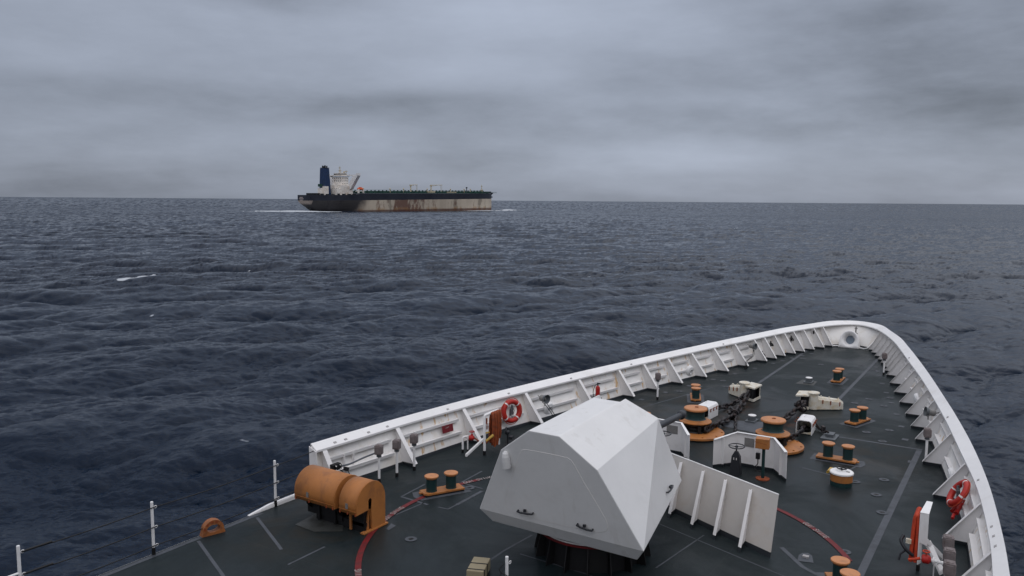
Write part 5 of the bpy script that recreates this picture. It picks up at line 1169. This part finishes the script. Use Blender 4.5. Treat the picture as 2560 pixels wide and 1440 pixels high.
# the single long breaking crest on the left and two small ones beyond it
def sea_pt(px_, py_):
    d = fwd * 2006.55 + rgt * (px_ - 1280) - upv * (py_ - 720); t = (SEA - CAM.z) / d.z; p = CAM + d * t; return p.x, p.y
for (pa, pb, wd, am) in (((300, 708), (392, 701), .75, 1.15), ((614, 673), (632, 672), .4, .68), ((684, 667), (702, 666), .4, .66), ((1833, 574), (1845, 571), .6, .75), ((612, 1117), (640, 1121), .12, .55), ((385, 792), (394, 790), .25, .7), ((1462, 694), (1482, 693), .4, .6), ((2048, 524), (2062, 523), 1.2, .9), ((820, 666), (836, 665), .5, .5)):
    a, b = np.array(sea_pt(*pa)), np.array(sea_pt(*pb)); d = b - a; L__ = np.hypot(*d); d /= L__; u = (X - a[0]) * d[0] + (Y - a[1]) * d[1]; v = -(X - a[0]) * d[1] + (Y - a[1]) * d[0]
    wob = .6 * np.sin(u * .9) + .3 * np.sin(u * 3.3 + 1); foam = np.maximum(foam, am * np.exp(-((v - wob * wd) / wd) ** 2) * np.clip(np.minimum(u, L__ - u) / (L__ * .12) + .2, 0, 1))
    Z_b = .0
nA, nR = X.shape; vs = tgt.reshape(-1, 3).astype(np.float32)
idx = np.arange(nA * nR).reshape(nA, nR); q = np.stack([idx[:-1, :-1], idx[:-1, 1:], idx[1:, 1:], idx[1:, :-1]], -1).reshape(-1, 4)
me = bpy.data.meshes.new('sea'); me.vertices.add(len(vs)); me.vertices.foreach_set('co', vs.ravel()); me.loops.add(q.size); me.loops.foreach_set('vertex_index', q.ravel().astype(np.int32))
me.polygons.add(len(q)); me.polygons.foreach_set('loop_start', np.arange(0, q.size, 4, dtype=np.int32)); me.polygons.foreach_set('loop_total', np.full(len(q), 4, dtype=np.int32)); me.polygons.foreach_set('use_smooth', np.ones(len(q), dtype=bool))
at = me.attributes.new('foam', 'FLOAT', 'POINT'); at.data.foreach_set('value', foam.reshape(-1).astype(np.float32)); at2 = me.attributes.new('slope', 'FLOAT_VECTOR', 'POINT'); at2.data.foreach_set('vector', np.stack([-GX, -GY, np.zeros_like(GX)], -1).reshape(-1).astype(np.float32)); me.update(); me.validate()
if me.polygons[len(q) // 2].normal.z < 0: me.flip_normals()
m = bpy.data.materials.new('sea_water'); m.use_nodes = True; h = G(m.node_tree); P = m.node_tree.nodes['Principled BSDF']
pos = h.n('ShaderNodeNewGeometry').outputs['Position']; fo = h.n('ShaderNodeAttribute', attribute_name='foam').outputs['Fac']
x, y, z = h.sep(pos); fn_ = h.noise(pos, 1.3, 5, .7); ff = h.map(h.math('ADD', fo, h.math('MULTIPLY', h.math('SUBTRACT', fn_, .5), .6)), .42, .72, 0, 1, True); ff = h.math('MULTIPLY', ff, h.math('GREATER_THAN', fo, .03))
deep = h.mix(h.map(h.noise(pos, .012, 3, .5), .35, .65), (.0010, .0075, .0210, 1), (.0018, .0100, .0265, 1))
h.put(P.inputs['Base Color'], h.mix(ff, deep, (.45, .48, .52, 1)))
dist = h.math('SQRT', h.math('ADD', h.math('MULTIPLY', x, x), h.math('MULTIPLY', y, y)))
rg2 = h.math('MAXIMUM', h.math('MULTIPLY', ff, .8), h.map(dist, 30, 700, .08, .20)); h.put(P.inputs['Roughness'], rg2)
P.inputs['IOR'].default_value = 1.333; P.inputs['Specular IOR Level'].default_value = .22
rotp = h.mapping(pos, rot=(0, 0, -WD))
sA = h.noise(h.mapping(rotp, scale=(1, .55, 1)), 3.6, 4, .6, .2)
hh = h.math('MULTIPLY', sA, h.map(dist, 30, 200, .08, .02))
bp_ = h.n('ShaderNodeBump'); bp_.inputs['Strength'].default_value = 1.0; bp_.inputs['Distance'].default_value = 1.0; h.put(bp_.inputs['Height'], hh)
slp = h.n('ShaderNodeAttribute', attribute_name='slope').outputs['Vector']
ad = h.n('ShaderNodeVectorMath', operation='ADD'); h.put(ad.inputs[0], bp_.outputs[0]); h.put(ad.inputs[1], slp)
nm = h.n('ShaderNodeVectorMath', operation='NORMALIZE'); h.put(nm.inputs[0], ad.outputs[0]); h.put(P.inputs['Normal'], nm.outputs[0])
me.materials.append(m); so_ = bpy.data.objects.new('sea', me); COL.objects.link(so_); tag(so_, kind='structure')
